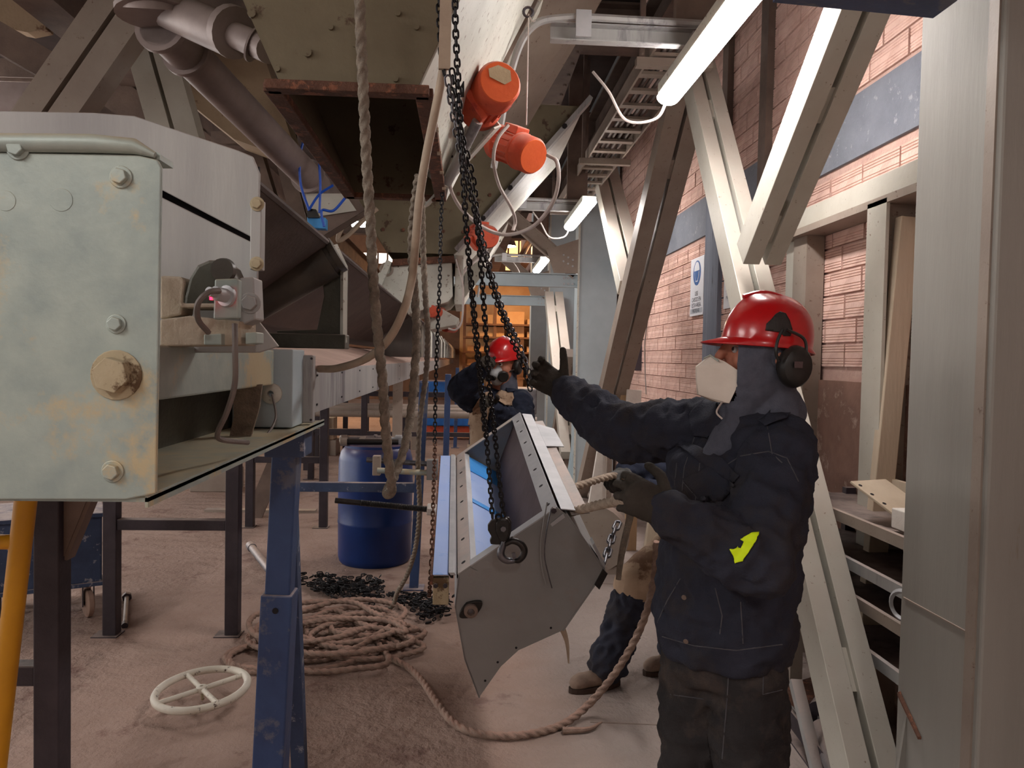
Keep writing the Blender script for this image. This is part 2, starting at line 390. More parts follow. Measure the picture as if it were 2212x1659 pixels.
def text_mesh(txt, size, xdir, ydir, origin, name, mat, parent, ext=0.0006, sx=1.0):
    cu = bpy.data.curves.new('t', 'FONT'); cu.body = txt; cu.size = size; cu.align_x = 'CENTER'; cu.align_y = 'CENTER'; cu.resolution_u = 3
    to = bpy.data.objects.new('t', cu); COL.objects.link(to); dg = bpy.context.evaluated_depsgraph_get(); dg.update()
    me = bpy.data.meshes.new_from_object(to.evaluated_get(dg)); COL.objects.unlink(to); bpy.data.objects.remove(to)
    xd = V(xdir).normalized(); yd = V(ydir).normalized(); nd = xd.cross(yd)
    b = MB(); b.add([V(origin) + xd * q.co.x * sx + yd * q.co.y for q in me.vertices], [list(p.vertices) for p in me.polygons])
    return b.build(name, mat, parent)
# ================================================================== SETTING
f = MB(); f.bx(-14, 2.4, -4, 34, -0.1, 0.0); floor_o = f.build('floor', 'floor_dust', kind='structure', origin=(0, 0, 0))
f = MB(); f.bx(-14, 2.4, -4, 34, 6.4, 6.5); f.build('ceiling', 'roof_dark', kind='structure', origin=(0, 0, 6.4))
WX = 1.97
for a_, b_ in ((G(1275, 1560), G(1445, 1567)), (G(1235, 1166), G(1340, 1170)), (G(1180, 1255), G(1330, 1262))):
    f = MB(); f.bar(a_ + Z * .0005, b_ + Z * .0005, .008, .002); f.build('slab_joint', 'dark_beam', floor_o)
b = MB(); b.bx(-14, 2.4, -4.2, -4.0, 0, 6.4); b.build('wall_front', 'plaster_pale', kind='structure', origin=(0, -4, 0))  # unseen wall, added to block sky light, pale to bounce lamp light
wall = MB(); wall.bx(WX, WX + 0.2, -4, 34, 0, 6.4)
wall_right = wall.build('wall_right', 'mortar', kind='structure', origin=(WX, 0, 0))
# clay bricks with grooved faces
BL, BH = 0.335, 0.128
def brick_mesh():
    b = MB(); h = BH - 0.012; l = BL - 0.014; d = 0.016; zs = [(-h / 2, 0)]
    for c0 in (-h * 0.27, h * 0.27):
        for k in (-1, 0, 1):
            zc = c0 + k * 0.014; zs += [(zc - 0.003, 0), (zc, 0.005), (zc + 0.003, 0)]
    zs.append((h / 2, 0)); n = len(zs); vs = []
    for z, x in zs: vs += [(x, -l / 2, z), (x, l / 2, z)]
    fs = [(2 * i, 2 * i + 1, 2 * i + 3, 2 * i + 2) for i in range(n - 1)]
    o = len(vs); vs += [(d, -l / 2, -h / 2), (d, l / 2, -h / 2), (d, -l / 2, h / 2), (d, l / 2, h / 2)]
    fs += [(0, o, o + 1, 1), (2 * n - 2, 2 * n - 1, o + 3, o + 2), (0, 2 * n - 2, o + 2, o), (1, o + 1, o + 3, 2 * n - 1)]
    b.add(vs, fs); return b
bb = brick_mesh(); bme = bpy.data.meshes.new('brick'); bme.from_pydata(bb.v, [], bb.f)
bm = bmesh.new(); bm.from_mesh(bme); bmesh.ops.recalc_face_normals(bm, faces=bm.faces); bm.to_mesh(bme); bm.free(); bme.materials.append(MATS['brick'])
cells = []
BANDZ = (2.655, 2.975)
for r in range(60):
    z = 0.95 + BH * r + BH / 2
    if z > 5.4: break
    if BANDZ[0] - 0.05 < z < BANDZ[1] + 0.05: continue
    k = 0
    while True:
        y = 2.9 + BL * k + (0.5 * BL if r % 2 else 0) + 0.03 * math.sin(r * 2.3); k += 1
        if y > 13: break
        if y < 5.0 and z < 1.53: continue
        vtop = 776 - (z - 1.6) / y * F
        cells.append((0 if vtop > 60 else 1, y, z))
cells.sort(key=lambda c: (c[0], c[1]))
for i, (q, y, z) in enumerate(cells[:300]):
    o = bpy.data.objects.new('brick', bme); COL.objects.link(o); o.parent = wall_right
    o.location = (-0.014 + random.uniform(-.0025, .0025), y, z)
    o.rotation_euler = (random.uniform(-.006, .006), 0, random.uniform(-.006, .006)); WORLD[o.name] = V((WX, 0, 0))
rest = MB()
for q, y, z in cells[300:]:
    rest.add([V((WX - 0.014, y, z)) + p for p in bb.v], bb.f)
rest.build('brick_field', 'brick', wall_right, kind='stuff')
b = MB(); b.bx(WX - 0.02, WX + 0.01, -1, 14, BANDZ[0], BANDZ[1]); b.build('concrete_band', 'band_grey', wall_right)
b = MB(); b.bx(WX - 0.03, WX + 0.01, 1, 4.98, 0.0, 1.52); b.build('plaster_dado', 'plaster_dirty', wall_right)
b = MB(); b.bx(WX - 0.10, WX - 0.02, 2.6, 4.7, 0.86, 0.93); b.build('dado_ledge', 'tan_steel', wall_right)
b = MB(); b.bx(WX - 0.05, WX + 0.01, 5.83, 6.17, 0.9, 3.3); b.build('plaster_pilaster', 'pilaster', wall_right)
b = MB(); b.bx(WX - 0.06, WX + 0.01, 4.93, 5.05, 2.0, 5.4); b.build('wall_post', 'dark_beam', wall_right)
b = MB(); b.bx(WX - 0.06, WX + 0.01, 5.7, 5.82, 2.9, 5.4); b.build('wall_post', 'dark_beam', wall_right)
b = MB(); b.chan((WX - 0.05, 8.55, 1.5), (WX - 0.05, 8.55, 3.0), 0.14, 0.1, 0.012, V((-1, 0, 0))); b.build('wall_channel', 'dark_steel', wall_right)
b = MB(); b.tube(catmull([(WX - .02, 8.0, 2.4), (WX - .03, 8.25, 1.9), (WX - .02, 8.3, 1.6), (WX - .02, 8.2, 1.25)], 8), 0.006, 6); b.build('wall_cable', 'cable_grey', wall_right)
# back wall with lit openings
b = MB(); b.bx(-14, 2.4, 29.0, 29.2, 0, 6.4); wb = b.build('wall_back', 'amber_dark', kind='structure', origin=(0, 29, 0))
def win(n, u0, v0, u1, v1, y, mat, panes):
    a = P(u0, v1, y); c = P(u1, v0, y); x0, x1, z0, z1 = a.x, c.x, a.z, c.z
    fr = MB(); t = 0.06
    fr.bx(x0 - t, x1 + t, y - .03, y + .03, z0 - t, z0); fr.bx(x0 - t, x1 + t, y - .03, y + .03, z1, z1 + t)
    w = fr.build('window_%d' % n, 'amber_dark', kind='structure', origin=(x0, y, z0))
    for i in range(panes + 1):
        m = MB(); xx = x0 + (x1 - x0) * i / panes; m.bx(xx - .03, xx + .03, y - .03, y + .03, z0, z1); m.build('window_mullion', 'amber_dark', w)
    for i in range(panes):
        m = MB(); g = (x1 - x0) / panes; m.bx(x0 + g * i + .03, x0 + g * (i + 1) - .03, y - .01, y + .01, z0, z1); m.build('pane', mat, w)
win(1, 1075, 522, 1166, 556, 28.9, 'window_amber', 4)
win(2, 1040, 622, 1108, 646, 28.9, 'window_amber', 3)
win(3, 768, 575, 800, 610, 27.5, 'window_white', 2)
win(4, 775, 548, 858, 568, 27.5, 'window_white', 4)
win(5, 1090, 570, 1150, 584, 28.9, 'window_amber', 3)
win(6, 690, 880, 720, 960, 27.5, 'window_amber', 1)
# ================================================================== STEEL FRAME
CX0, CX1 = 1.415, 1.92
def column(y0, y1, label, mat='column_grey', x0=CX0, x1=CX1, zt=6.4):
    t = thing('steel_column', ((x0 + x1) / 2, (y0 + y1) / 2, 0), label, 'column', 'box columns along the brick wall')
    m = MB(); m.bx(x0, x1, y0, y1, 0, zt); m.build('shaft', mat, t, bev=0.008)
    m = MB(); m.bx(x0 - .06, x1 + .02, y0 - .06, y1 + .06, 0, 0.02); m.build('base_plate', mat, t)
    for yy in (y0 + .06, y1 - .06):
        m = MB(); m.prism([(x0, yy, 0.02), (x0 - .055, yy, 0.02), (x0 - .055, yy, 0.06), (x0, yy, 0.5)], (0, 0.012, 0)); m.build('gusset', mat, t)
    return t
c1 = column(1.99, 2.38, 'big grey steel column cut off by the right edge of the photo')
m = MB(); m.bx(CX0 - 0.004, CX0, 2.02, 2.36, .86, .864); m.build('weld_seam', 'tan_steel', c1)
m = MB(); m.prism([(CX0 - .001, 2.36, .55), (CX0 - .012, 2.36, .545), (CX0 - .012, 2.24, .46), (CX0 - .001, 2.24, .46)], (0, 0, .008)); m.build('welded_lug', 'rust', c1)
m = MB(); m.bx(CX0 - .006, CX0, 2.01, 2.05, 0, 4); m.build('corner_strip', 'tan_steel', c1)
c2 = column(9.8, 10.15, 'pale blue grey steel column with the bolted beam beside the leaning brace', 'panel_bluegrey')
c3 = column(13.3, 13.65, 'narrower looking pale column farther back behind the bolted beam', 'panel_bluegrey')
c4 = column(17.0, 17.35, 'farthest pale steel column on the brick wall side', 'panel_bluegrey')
for cc, yy in ((c2, 9.8), (c3, 13.3)):
    m = MB(); m.bx(CX0 - .012, CX0 + .012, yy - .02, yy, 0, 6.2); m.build('edge_flange', 'pale_paint', cc)
def frame_beam(y, label, dark=False):
    t = thing('cross_beam', (0.2, y, 2.5), label, 'beam')
    m = MB(); m.ibeam((-0.9, y, 2.62), (CX0, y, 2.62), 0.1, 0.17, 0.012); m.build('beam', 'panel_bluegrey', t)
    for i in range(3):
        for k in range(2):
            m = MB(); m.hexb((CX0 - .07 - .055 * i, y - .006, 2.58 + .075 * k), (0, -1, 0), .016, .012); m.build('bolt', 'stainless', t)
    m = MB(); m.bx(-0.92, -0.80, y - .05, y + .05, 0, 2.7); m.build('post', 'tan_steel', t)
    kb = MB(); kb.ibeam((CX0 - .02, y, 2.72), (0.30, y, 3.62), 0.09, 0.18, 0.012, V((0, 1, 0)).cross(V((1, 0, -1)))); kb.build('knee_brace', 'tan_steel', t)
    g = MB(); g.prism([(CX0, y - .055, 2.71), (CX0 - .32, y - .055, 2.71), (CX0 - .42, y - .055, 3.0), (CX0, y - .055, 3.15)], (0, -.01, 0)); g.build('gusset', 'tan_steel', t)
    for i in range(6):
        m = MB(); m.hexb((CX0 - .08 - .06 * (i % 3), y - .066, 2.80 + .08 * (i // 3) + .03 * (i % 3)), (0, -1, 0), .014, .012); m.build('bolt', 'stainless', t)
    return t
frame_beam(9.85, 'bolted grey cross beam over the amber lit doorway, nearer one')
frame_beam(13.35, 'bolted grey cross beam over the amber lit doorway, farther one')
# double channel diagonal braces in the plane of the columns
def brace(p0, p1, label, mat='cream_steel', w=0.19, dep=0.15, gap=0.026):
    p0 = V(p0); p1 = V(p1); t = thing('diagonal_brace', p0 if p0.z < p1.z else p1, label, 'brace', 'diagonal braces along the wall')
    a = (p1 - p0).normalized(); n = V((1, 0, 0)); sd = a.cross(n).normalized()
    for s in (-1, 1):
        c0 = p0 + n * s * (w / 4 + gap / 4); c1 = p1 + n * s * (w / 4 + gap / 4); ww = w / 2 - gap / 2
        m = MB()
        # two boxes side by side, the slot between them takes the gusset plates
        m.bar(c0, c1, ww, dep, sd)
        m.build('channel', mat, t, bev=0.003)
    L = (p1 - p0).length
    for k in (0.12, 0.5, 0.88):
        q = p0.lerp(p1, k); m = MB(); m.box(q, (gap * 1.2, dep * .7, 0.16), Matrix((V((1, 0, 0)), sd, a)).transposed()); m.build('spacer_plate', mat, t)
    return t
BX = 1.46
b1 = brace((BX, 2.53, 0.0), (BX, 5.0, 3.55), 'pale brace running from the column foot up behind the red helmeted worker', 'cream_steel')
b3 = brace((BX - .03, 3.73, 2.14), (BX - .03, 2.47, 3.24), 'pale brace at upper right ending above the red helmet', 'cream_steel')
brace((BX, 8.95, 0.05), (BX, 5.15, 3.45), 'tan slotted brace leaning to the right beside the wall sign', 'tan_steel', w=0.27)
brace((BX, 6.75, 2.25), (BX, 8.6, 3.9), 'brightly lit slotted brace between the wall lamps', 'cream_steel', w=0.25)
brace((BX, 10.35, 1.7), (BX, 12.2, 0.0), 'brown brace low behind the pale column', 'tan_steel', w=0.25)
brace((BX, 13.0, 2.7), (BX, 10.4, 0.3), 'white lit brace seen in the slit between two pale columns', 'cream_steel', w=0.3)
# frame on the wall under the band: a steel door frame
t = thing('door_1', (1.88, 3.9, 0), None, None, kind='structure')
m = MB(); m.prof((1.90, 3.0, 2.40), (1.90, 4.75, 2.40), [(-.07, -.055), (.07, -.055), (.07, .055), (-.07, .055)]); m.build('lintel', 'cream_steel', t, bev=.004)
m = MB(); m.bx(1.80, 1.97, 3.0, 4.78, 2.31, 2.345); m.build('lintel_soffit', 'tan_steel', t)
m = MB(); m.chan((1.90, 4.21, 0), (1.90, 4.21, 2.32), .17, .1, .012, V((1, 0, 0))); m.build('jamb', 'tan_steel', t)
m = MB(); m.chan((1.90, 4.38, 0), (1.90, 4.38, 2.32), .12, .06, .012, V((1, 0, 0))); m.build('jamb', 'cream_steel', t)
m = MB(); m.bx(1.82, 1.97, 3.28, 3.36, 0, 2.33); m.build('jamb', 'tan_steel', t)
m = MB(); m.bx(1.80, 1.815, 3.24, 3.40, 0, 2.33); m.build('jamb_flange', 'cream_steel', t)
# signs on the wall
XD, YD = V((0, -1, 0)), Z
def sign(y, z, w, h, label, words):
    t = thing('safety_sign', (WX - .03, y, z - h / 2), label, 'sign')
    m = MB(); m.bx(WX - .034, WX - .024, y - w / 2, y + w / 2, z - h / 2, z + h / 2); m.build('board', 'sign_white', t, bev=.002)
    return t
s1 = sign(6.42, 2.245, 0.37, 0.49, 'white wall sign with blue round helmet symbol and black lettering', None)
c = V((WX - .035, 6.42, 2.245 + .115))
def disc(c, ry, rz, n, x, mat, nm, par, th=.0012, a0=0, a1=2 * math.pi):
    m = MB(); m.prism([V((x, c.y - ry * math.cos(a0 + (a1 - a0) * i / n), c.z + rz * math.sin(a0 + (a1 - a0) * i / n))) for i in range(n + (0 if a1 - a0 > 6.2 else 1))], (-th, 0, 0)); return m.build(nm, mat, par)
disc(c, .105, .105, 28, WX - .0345, 'sign_blue', 'symbol_disc', s1)
disc(c + V((0, 0, .018)), .075, .075, 20, WX - .036, 'sign_white', 'helmet_symbol', s1, a0=0.0, a1=math.pi)
m = MB(); m.prism([V((WX - .036, c.y + q[0], c.z + q[1])) for q in ((-.062, .012), (.062, .012), (.055, -.03), (.028, -.075), (-.028, -.075), (-.055, -.03))], (-.001, 0, 0)); m.build('face_symbol', 'sign_white', s1)
m = MB(); m.prism([V((WX - .0372, c.y + q[0], c.z + q[1])) for q in ((-.052, .016), (.052, .016), (.046, -.03), (.022, -.066), (-.022, -.066), (-.046, -.03))], (-.001, 0, 0)); m.build('face_fill', 'sign_blue', s1)
text_mesh('USE', .052, XD, YD, (WX - .036, 6.42, 2.185), 'lettering', 'sign_ink', s1)
text_mesh('CASCO EN', .052, XD, YD, (WX - .036, 6.42, 2.135), 'lettering', 'sign_ink', s1)
text_mesh('ESTA AREA', .052, XD, YD, (WX - .036, 6.42, 2.087), 'lettering', 'sign_ink', s1)
m = MB(); m.bx(WX - .0355, WX - .034, 6.42 - .165, 6.42 + .165, 2.02, 2.062); m.build('footer_strip', 'sign_grey', s1)
text_mesh('PROTEJASE', .04, XD, YD, (WX - .0372, 6.42, 2.041), 'lettering', 'sign_ink', s1)
s2 = sign(5.56, 2.245, 0.34, 0.47, 'second white wall sign half hidden behind the lit brace', None)
m = MB(); m.bx(WX - .0355, WX - .034, 5.56 - .12, 5.56 + .12, 2.27, 2.45); m.build('symbol_panel', 'pilaster', s2)
text_mesh('USE', .05, XD, YD, (WX - .036, 5.56, 2.215), 'lettering', 'sign_ink', s2)
text_mesh('MASCARA', .05, XD, YD, (WX - .036, 5.56, 2.150), 'lettering', 'sign_ink', s2)
text_mesh('PROTECTORA', .034, XD, YD, (WX - .036, 5.56, 2.09), 'lettering', 'sign_ink', s2)
# ================================================================== CEILING LAMPS AND TRAYS
def lamp(x, y0, y1, z, label, across=False, arm=True, first_arm=False):
    t = thing('tube_lamp', (x, (y0 + y1) / 2, z), label, 'lamp', 'tube lamps over the aisle')
    def T(a, b, c): return V((x + b, a, c)) if not across else V((x + (a - (y0 + y1) / 2), (y0 + y1) / 2 + b, c))
    n = 10; pr = [(.062 * math.cos(math.pi * i / n - math.pi), .045 * math.sin(math.pi * i / n - math.pi)) for i in range(n + 1)]
    m = MB(); m.prof(T(y0, 0, z), T(y1, 0, z), pr); m.build('diffuser', 'lamp_tube', t)
    m = MB(); m.bar(T(y0 + .03, 0, z + .03), T(y1 - .03, 0, z + .03), .13, .055); m.build('housing', 'pale_paint', t, bev=.006)
    if not arm:
        m = MB(); m.bx(x - .015, x + .015, (y0 + y1) / 2 - .015, (y0 + y1) / 2 + .015, z + .05, 6.4); m.build('drop_rod', 'dark_beam', t)
    if arm:
        ya = y0 + .62 * (y1 - y0)
        m = MB(); m.chan((x - .68, ya, z + .10), (x + .12, ya, z + .10), .08, .05, .005, V((0, -1, 0))); m.build('strut_arm', 'galv_blue', t)
        m = MB(); m.bx(x - .57, x - .50, ya - .045, ya - .03, z + .07, z + .19); m.build('arm_clamp', 'stainless', t)
        m = MB(); m.bx(x - .03, x + .03, ya - .04, ya + .04, z + .05, z + .12); m.build('hanger', 'galv_blue', t)
        m = MB(); m.tube(catmull([(x + .1, ya - .02, z + .16), (x - .3, ya - .02, z + .165), (x - .62, ya - .02, z + .16), (x - .78, ya - .02, z + .10), (x - .86, ya + .1, z - .08), (x - .92, ya + .3, z - .45)], 8), .018, 8); m.build('conduit', 'galv_blue', t)
        m = MB(); m.tube(catmull([(x, y1, z), (x - .05, y1 + .05, z - .10), (x - .2, y1 + .1, z - .1), (x - .3, y1 + .1, z + .05), (x - .38, y1 + .15, z + .17)], 8), .008, 6); m.build('lamp_cable', 'cable_white', t)
        m = MB(); m.bx(x - .1, x + .1, ya, ya + .05, z + .15, 6.4); m.build('drop_hanger', 'dark_beam', t)
    return t
lamp(1.04, 2.75, 4.05, 3.0, 'nearest bright tube lamp at the top above the workers')
lamp(1.06, 6.75, 8.05, 3.0, 'second bright tube lamp hanging past the cable tray')
lamp(1.08, 10.8, 12.1, 3.0, 'third small tube lamp above the bolted beams')
lamp(-0.92, 7.9, 8.5, 3.0, 'small bright tube lamp seen across between the ropes', across=True, arm=False)
lamp(0.45, -2.9, -1.6, 3.1, 'unseen fill tube lamp added well behind the viewpoint', arm=False)  # added lamp behind the camera, fills the surfaces facing it
lamp(-2.9, 0.4, 1.7, 3.0, 'tube lamp over the left side beyond the picture edge', arm=False)
lamp(-3.6, 5.0, 6.3, 3.2, 'tube lamp over the left floor area outside the picture', arm=False)
lamp(-1.7, -1.3, 0.0, 2.9, 'tube lamp behind the viewpoint over the conveyor head', arm=False)
t = thing('high_bay_lamp', (0.9, 19.2, 4.4), 'amber lamp hanging over the rack area far behind', 'lamp')
m = MB(); m.lathe((0.9, 19.2, 4.4), (0, 0, 1), [(.3, 0), (.25, .15), (.08, .3), (.03, .5), (.03, 2.0)], 20); m.build('shade', 'dark_steel', t)
m = MB(); m.lathe((0.9, 19.2, 4.41), (0, 0, 1), [(0.001, 0), (.28, 0), (.28, .02)], 20); m.build('bulb', 'lamp_amber', t)
t = thing('high_bay_lamp', (-4.5, 19.0, 4.4), 'amber lamp hanging over the far left floor', 'lamp')
m = MB(); m.lathe((-4.5, 19.0, 4.4), (0, 0, 1), [(.3, 0), (.25, .15), (.08, .3), (.03, .5), (.03, 2.0)], 20); m.build('shade', 'dark_steel', t)
m = MB(); m.lathe((-4.5, 19.0, 4.41), (0, 0, 1), [(0.001, 0), (.28, 0), (.28, .02)], 20); m.build('bulb', 'lamp_amber', t)
# cable ladder tray
t = thing('cable_tray', (1.22, 6.5, 3.42), 'ladder type cable tray hanging under the ceiling by the wall', 'cable tray')
for x in (1.06, 1.36):
    m = MB(); m.bar((x, 4.4, 3.46), (x, 9.6, 3.46), .014, .10); m.build('side_rail', 'tan_steel', t)
for i in range(17):
    m = MB(); y = 4.6 + i * .3; m.bx(1.06, 1.36, y - .035, y + .035, 3.42, 3.44); m.build('rung', 'tan_steel', t)
for i, x in enumerate((1.14, 1.18, 1.23, 1.28)):
    m = MB(); m.tube([(x, 4.4 + .6 * k, 3.455 + .006 * math.sin(k * 2.1 + i)) for k in range(10)], .014, 6); m.build('cable', 'cable_grey', t)
for y in (4.6, 6.9, 9.3):
    m = MB(); m.bx(.98, 1.44, y - .03, y + .03, 3.36, 3.41); m.build('hanger_bar', 'tan_steel', t)
    m = MB(); m.bx(1.0, 1.03, y - .015, y + .015, 3.41, 6.4); m.build('hanger_rod', 'dark_beam', t)
# ceiling girders
for i, (x, z, lab) in enumerate(((0.66, 3.95, 'riveted dark girder running away above the orange motors'), (-2.3, 3.6, 'dark girder running away over the left conveyor'), (1.5, 4.3, 'dark girder under the ceiling beside the brick wall'))):
    t = thing('roof_girder', (x, 12, z), lab, 'girder')
    m = MB(); m.ibeam((x, 0.5, z), (x, 27, z), .22, .34, .02); m.build('girder', 'dark_beam', t)
    if i == 0:
        for k in range(26):
            for s in (-.08, .08):
                m = MB(); m.hexb((x + s, 2.6 + .22 * k, z - .17), (0, 0, -1), .014, .014); m.build('rivet', 'dark_beam', t)
for i, y in enumerate((1.6, 3.9, 6.4, 9.2, 12.5, 16.5)):
    m = MB(); m.ibeam((-9, y, 4.35), (1.95, y, 4.35), .2, .36, .02)
    m.build('ceiling_joist', 'dark_beam', label='dark cross joist under the ceiling, number %s from the viewpoint' % ('one', 'two', 'three', 'four', 'five', 'six')[i], cat='beam', group='ceiling joists')
for i, y0 in enumerate((0.4, 4.2, 9.5)):
    m = MB(); m.bx(-9, 1.40, y0, y0 + (3.4, 4.9, 6)[i], 4.54, 4.58)
    m.build('deck_plate', 'roof_dark', label='dark deck plate closing the ceiling over the %s bay' % ('nearest', 'middle', 'farthest')[i], cat='deck plate', group='ceiling deck plates')
m = MB(); m.bar(P(1690, -62, 1.93), P(2045, -26, 1.93), .10, .11); m.build('lintel_beam', 'blue_paint', label='dark blue beam end across the top right corner', cat='beam')
# ================================================================== BELT CONVEYOR
cv = thing('belt_conveyor', (-0.9, 3.0, 1.39), 'long grey belt conveyor with galvanized head plate running away from the left foreground', 'conveyor')
def poly(pts, y, th): 
    m = MB(); m.prism([P(u, v, y) for u, v in pts], (0, th, 0)); return m
fp = poly([(-80, 332), (0, 329), (300, 335), (340, 345), (348, 362), (336, 1066), (272, 1079), (-80, 1079)], 1.10, .008).build('head_plate', 'galv', cv, bev=.002)
m = MB(); m.tube([P(-80, 308, 1.10), P(200, 310, 1.10), P(290, 316, 1.10), P(335, 335, 1.10)], [.013, .013, .011, .004], 10); m.build('rolled_edge', 'galv', fp)
m = MB(); m.prism([P(-80, 296, 1.11), P(290, 300, 1.11), P(345, 332, 1.11), P(345, 345, 1.11), P(-80, 345, 1.11)], (0, .05, 0)); m.build('top_flange', 'galv', cv)
def bolt(u, v, y, r, par, mat='galv', wash=True):
    p = P(u, v, y); m = MB()
    if wash: m.cyl(p, p + V((0, -.003, 0)), r * 1.35, r * 1.35, 20)
    m.hexb(p + V((0, -.003, 0)), (0, -1, 0), r, r * .75); return m.build('bolt', mat, par, bev=.0012)
bolt(252, 810, 1.10, .026, fp, 'yellow_primer')
for u, v, r in ((262, 383, .0115), (40, 322, .0115), (252, 700, .010), (244, 1018, .0115), ): bolt(u, v, 1.10, r, fp)
for u, v, r in ((12, 434, .014), (132, 432, .016)):
    p = P(u, v, 1.10); m = MB(); m.cyl(p, p + V((0, -.0008, 0)), r, r * .97, 20); m.build('plugged_hole', 'galv', fp)
poly([(-80, 238), (200, 243), (290, 250), (515, 325), (546, 338), (561, 375), (558, 520), (345, 408), (-80, 408)], 1.5, .008).build('guard_plate', 'galv_blue', cv, bev=.002)
poly([(-80, 424), (345, 424), (557, 530), (556, 690), (602, 748), (560, 762), (-80, 762)], 1.51, .008).build('guard_plate', 'galv_blue', cv, bev=.002)
poly([(-80, 360), (560, 360), (556, 560), (-80, 560)], 1.55, .008).build('slit_shade', 'black_gap', cv)  # black sheet behind the slit, painted in for the shade inside it
m = poly([(541, 432), (565, 430), (563, 582), (539, 582)], 1.47, .03); st = m.build('edge_strap', 'galv_blue', cv, bev=.002)
bolt(556, 441, 1.47, .010, st, 'yellow_primer'); bolt(555, 570, 1.47, .010, st, 'yellow_primer')
m = MB(); m.bx(-.74, -.52, 1.12, 2.12, 1.518, 1.612); m.build('side_beam', 'galv', cv, bev=.004)
m = MB(); m.bx(-.66, -.65, 1.12, 2.3, 1.39, 1.53); m.build('web_plate', 'green_black', cv)
m = MB(); m.bx(-.66, -.445, 1.108, 2.46, 1.388, 1.394); m.build('drip_tray', 'galv', cv)
m = MB(); m.bx(-.449, -.445, 1.108, 2.46, 1.38, 1.398); m.build('tray_lip', 'galv', cv)
m = MB(); m.bx(-.640, -.476, 2.15, 2.30, 1.398, 1.615); m.build('end_box', 'panel_bluegrey', cv, bev=.004)
m = MB(); m.bx(-.505, -.447, 2.285, 2.32, 1.40, 1.60); ep = m.build('end_panel', 'galv_blue', cv, bev=.004)
m = MB(); m.bx(-.509, -.505, 2.28, 2.32, 1.40, 1.60); m.build('panel_rim', 'pale_paint', cv)
for x in (-.500, -.452):
    for z in (1.41, 1.59):
        m = MB(); m.hexb((x, 2.285, z), (0, -1, 0), .004, .003); m.build('screw', 'dark_steel', ep)
p = P(588, 850, 2.15); m = MB()
m.lathe(p, (0, -1, 0), [(.028, 0), (.028, .012), (.018, .02), (.009, .02), (.009, .002)], 20); gl = m.build('cable_gland', 'pale_paint', cv)
m = MB(); m.tube(catmull([P(588, 852, 2.12), P(596, 900, 2.1), P(580, 935, 2.05), P(560, 948, 2.0)], 8), .0035, 6); m.build('gland_wire', 'cable_grey', cv)
m = MB(); m.prism([P(503, 835, 1.95), P(566, 830, 1.95), P(560, 880, 1.95), P(538, 955, 1.95), P(492, 958, 1.95), P(505, 900, 1.95)], (0, .01, 0)); m.build('rubber_skirt', 'rope_old', cv)
# bearing housing, sensor and mount in front of the guard
arc = [(395, 665), (398, 640), (408, 600), (425, 572), (450, 561), (478, 561), (497, 575), (508, 600), (510, 665)]
poly(arc, 1.40, .07).build('bearing_housing', 'green_black', cv, bev=.006)
poly([(388, 664), (388, 652), (398, 655), (500, 655), (512, 664)], 1.385, .09).build('bearing_foot', 'dust_beige', cv, bev=.003)
p = P(484, 584, 1.40); m = MB(); m.cyl(p, p + V((0, -.012, 0)), .022, .020, 20); m.build('shaft_end', 'roller_black', cv)
poly([(345, 595), (390, 597), (400, 607), (392, 680), (345, 690)], 1.41, .06).build('wear_block', 'dust_beige', cv, bev=.004)
poly([(345, 690), (410, 682), (520, 694), (520, 745), (345, 748)], 1.38, .10).build('bearing_base', 'dust_beige', cv, bev=.003)
sb = poly([(463, 603), (512, 601), (516, 606), (514, 688), (460, 690)], 1.335, .02).build('sensor_block', 'galv', cv, bev=.003)
p = P(492, 640, 1.335); m = MB(); m.lathe(p, (-.45, -1, 0.1), [(.018, 0), (.018, .006), (.012, .007), (.012, .03), (.008, .032), (.008, .045), (.001, .045)], 16); m.build('sensor_body', 'stainless', sb)
p = P(470, 641, 1.315); m = MB(); m.cyl(p, p + V((-.012, -.004, 0)), .006, .006, 10); m.build('sensor_light', 'led_red', sb)
m = MB(); m.tube(catmull([P(474, 628, 1.29), P(450, 632, 1.27), P(428, 655, 1.27), P(428, 690, 1.3), P(450, 718, 1.34)], 8), .005, 8); m.build('sensor_cable', 'cable_grey', sb)
poly([(517, 600), (548, 598), (552, 690), (517, 705)], 1.40, .06).build('mount_plate', 'galv_blue', cv, bev=.003)
bolt(541, 655, 1.40, .014, cv, 'galv_blue')
poly([(440, 722), (478, 720), (478, 745), (440, 745)], 1.36, .05).build('spacer_block', 'galv', cv, bev=.002)
poly([(530, 718), (554, 717), (554, 742), (530, 744)], 1.38, .05).build('spacer_block', 'galv', cv, bev=.002)
m = MB(); m.tube(catmull([P(507, 700, 1.33), P(508, 760, 1.32), P(507, 830, 1.34), P(490, 890, 1.36), P(470, 935, 1.4), P(480, 950, 1.44), P(535, 956, 1.55)], 8), .005, 8); m.build('drop_cable', 'cable_grey', cv)
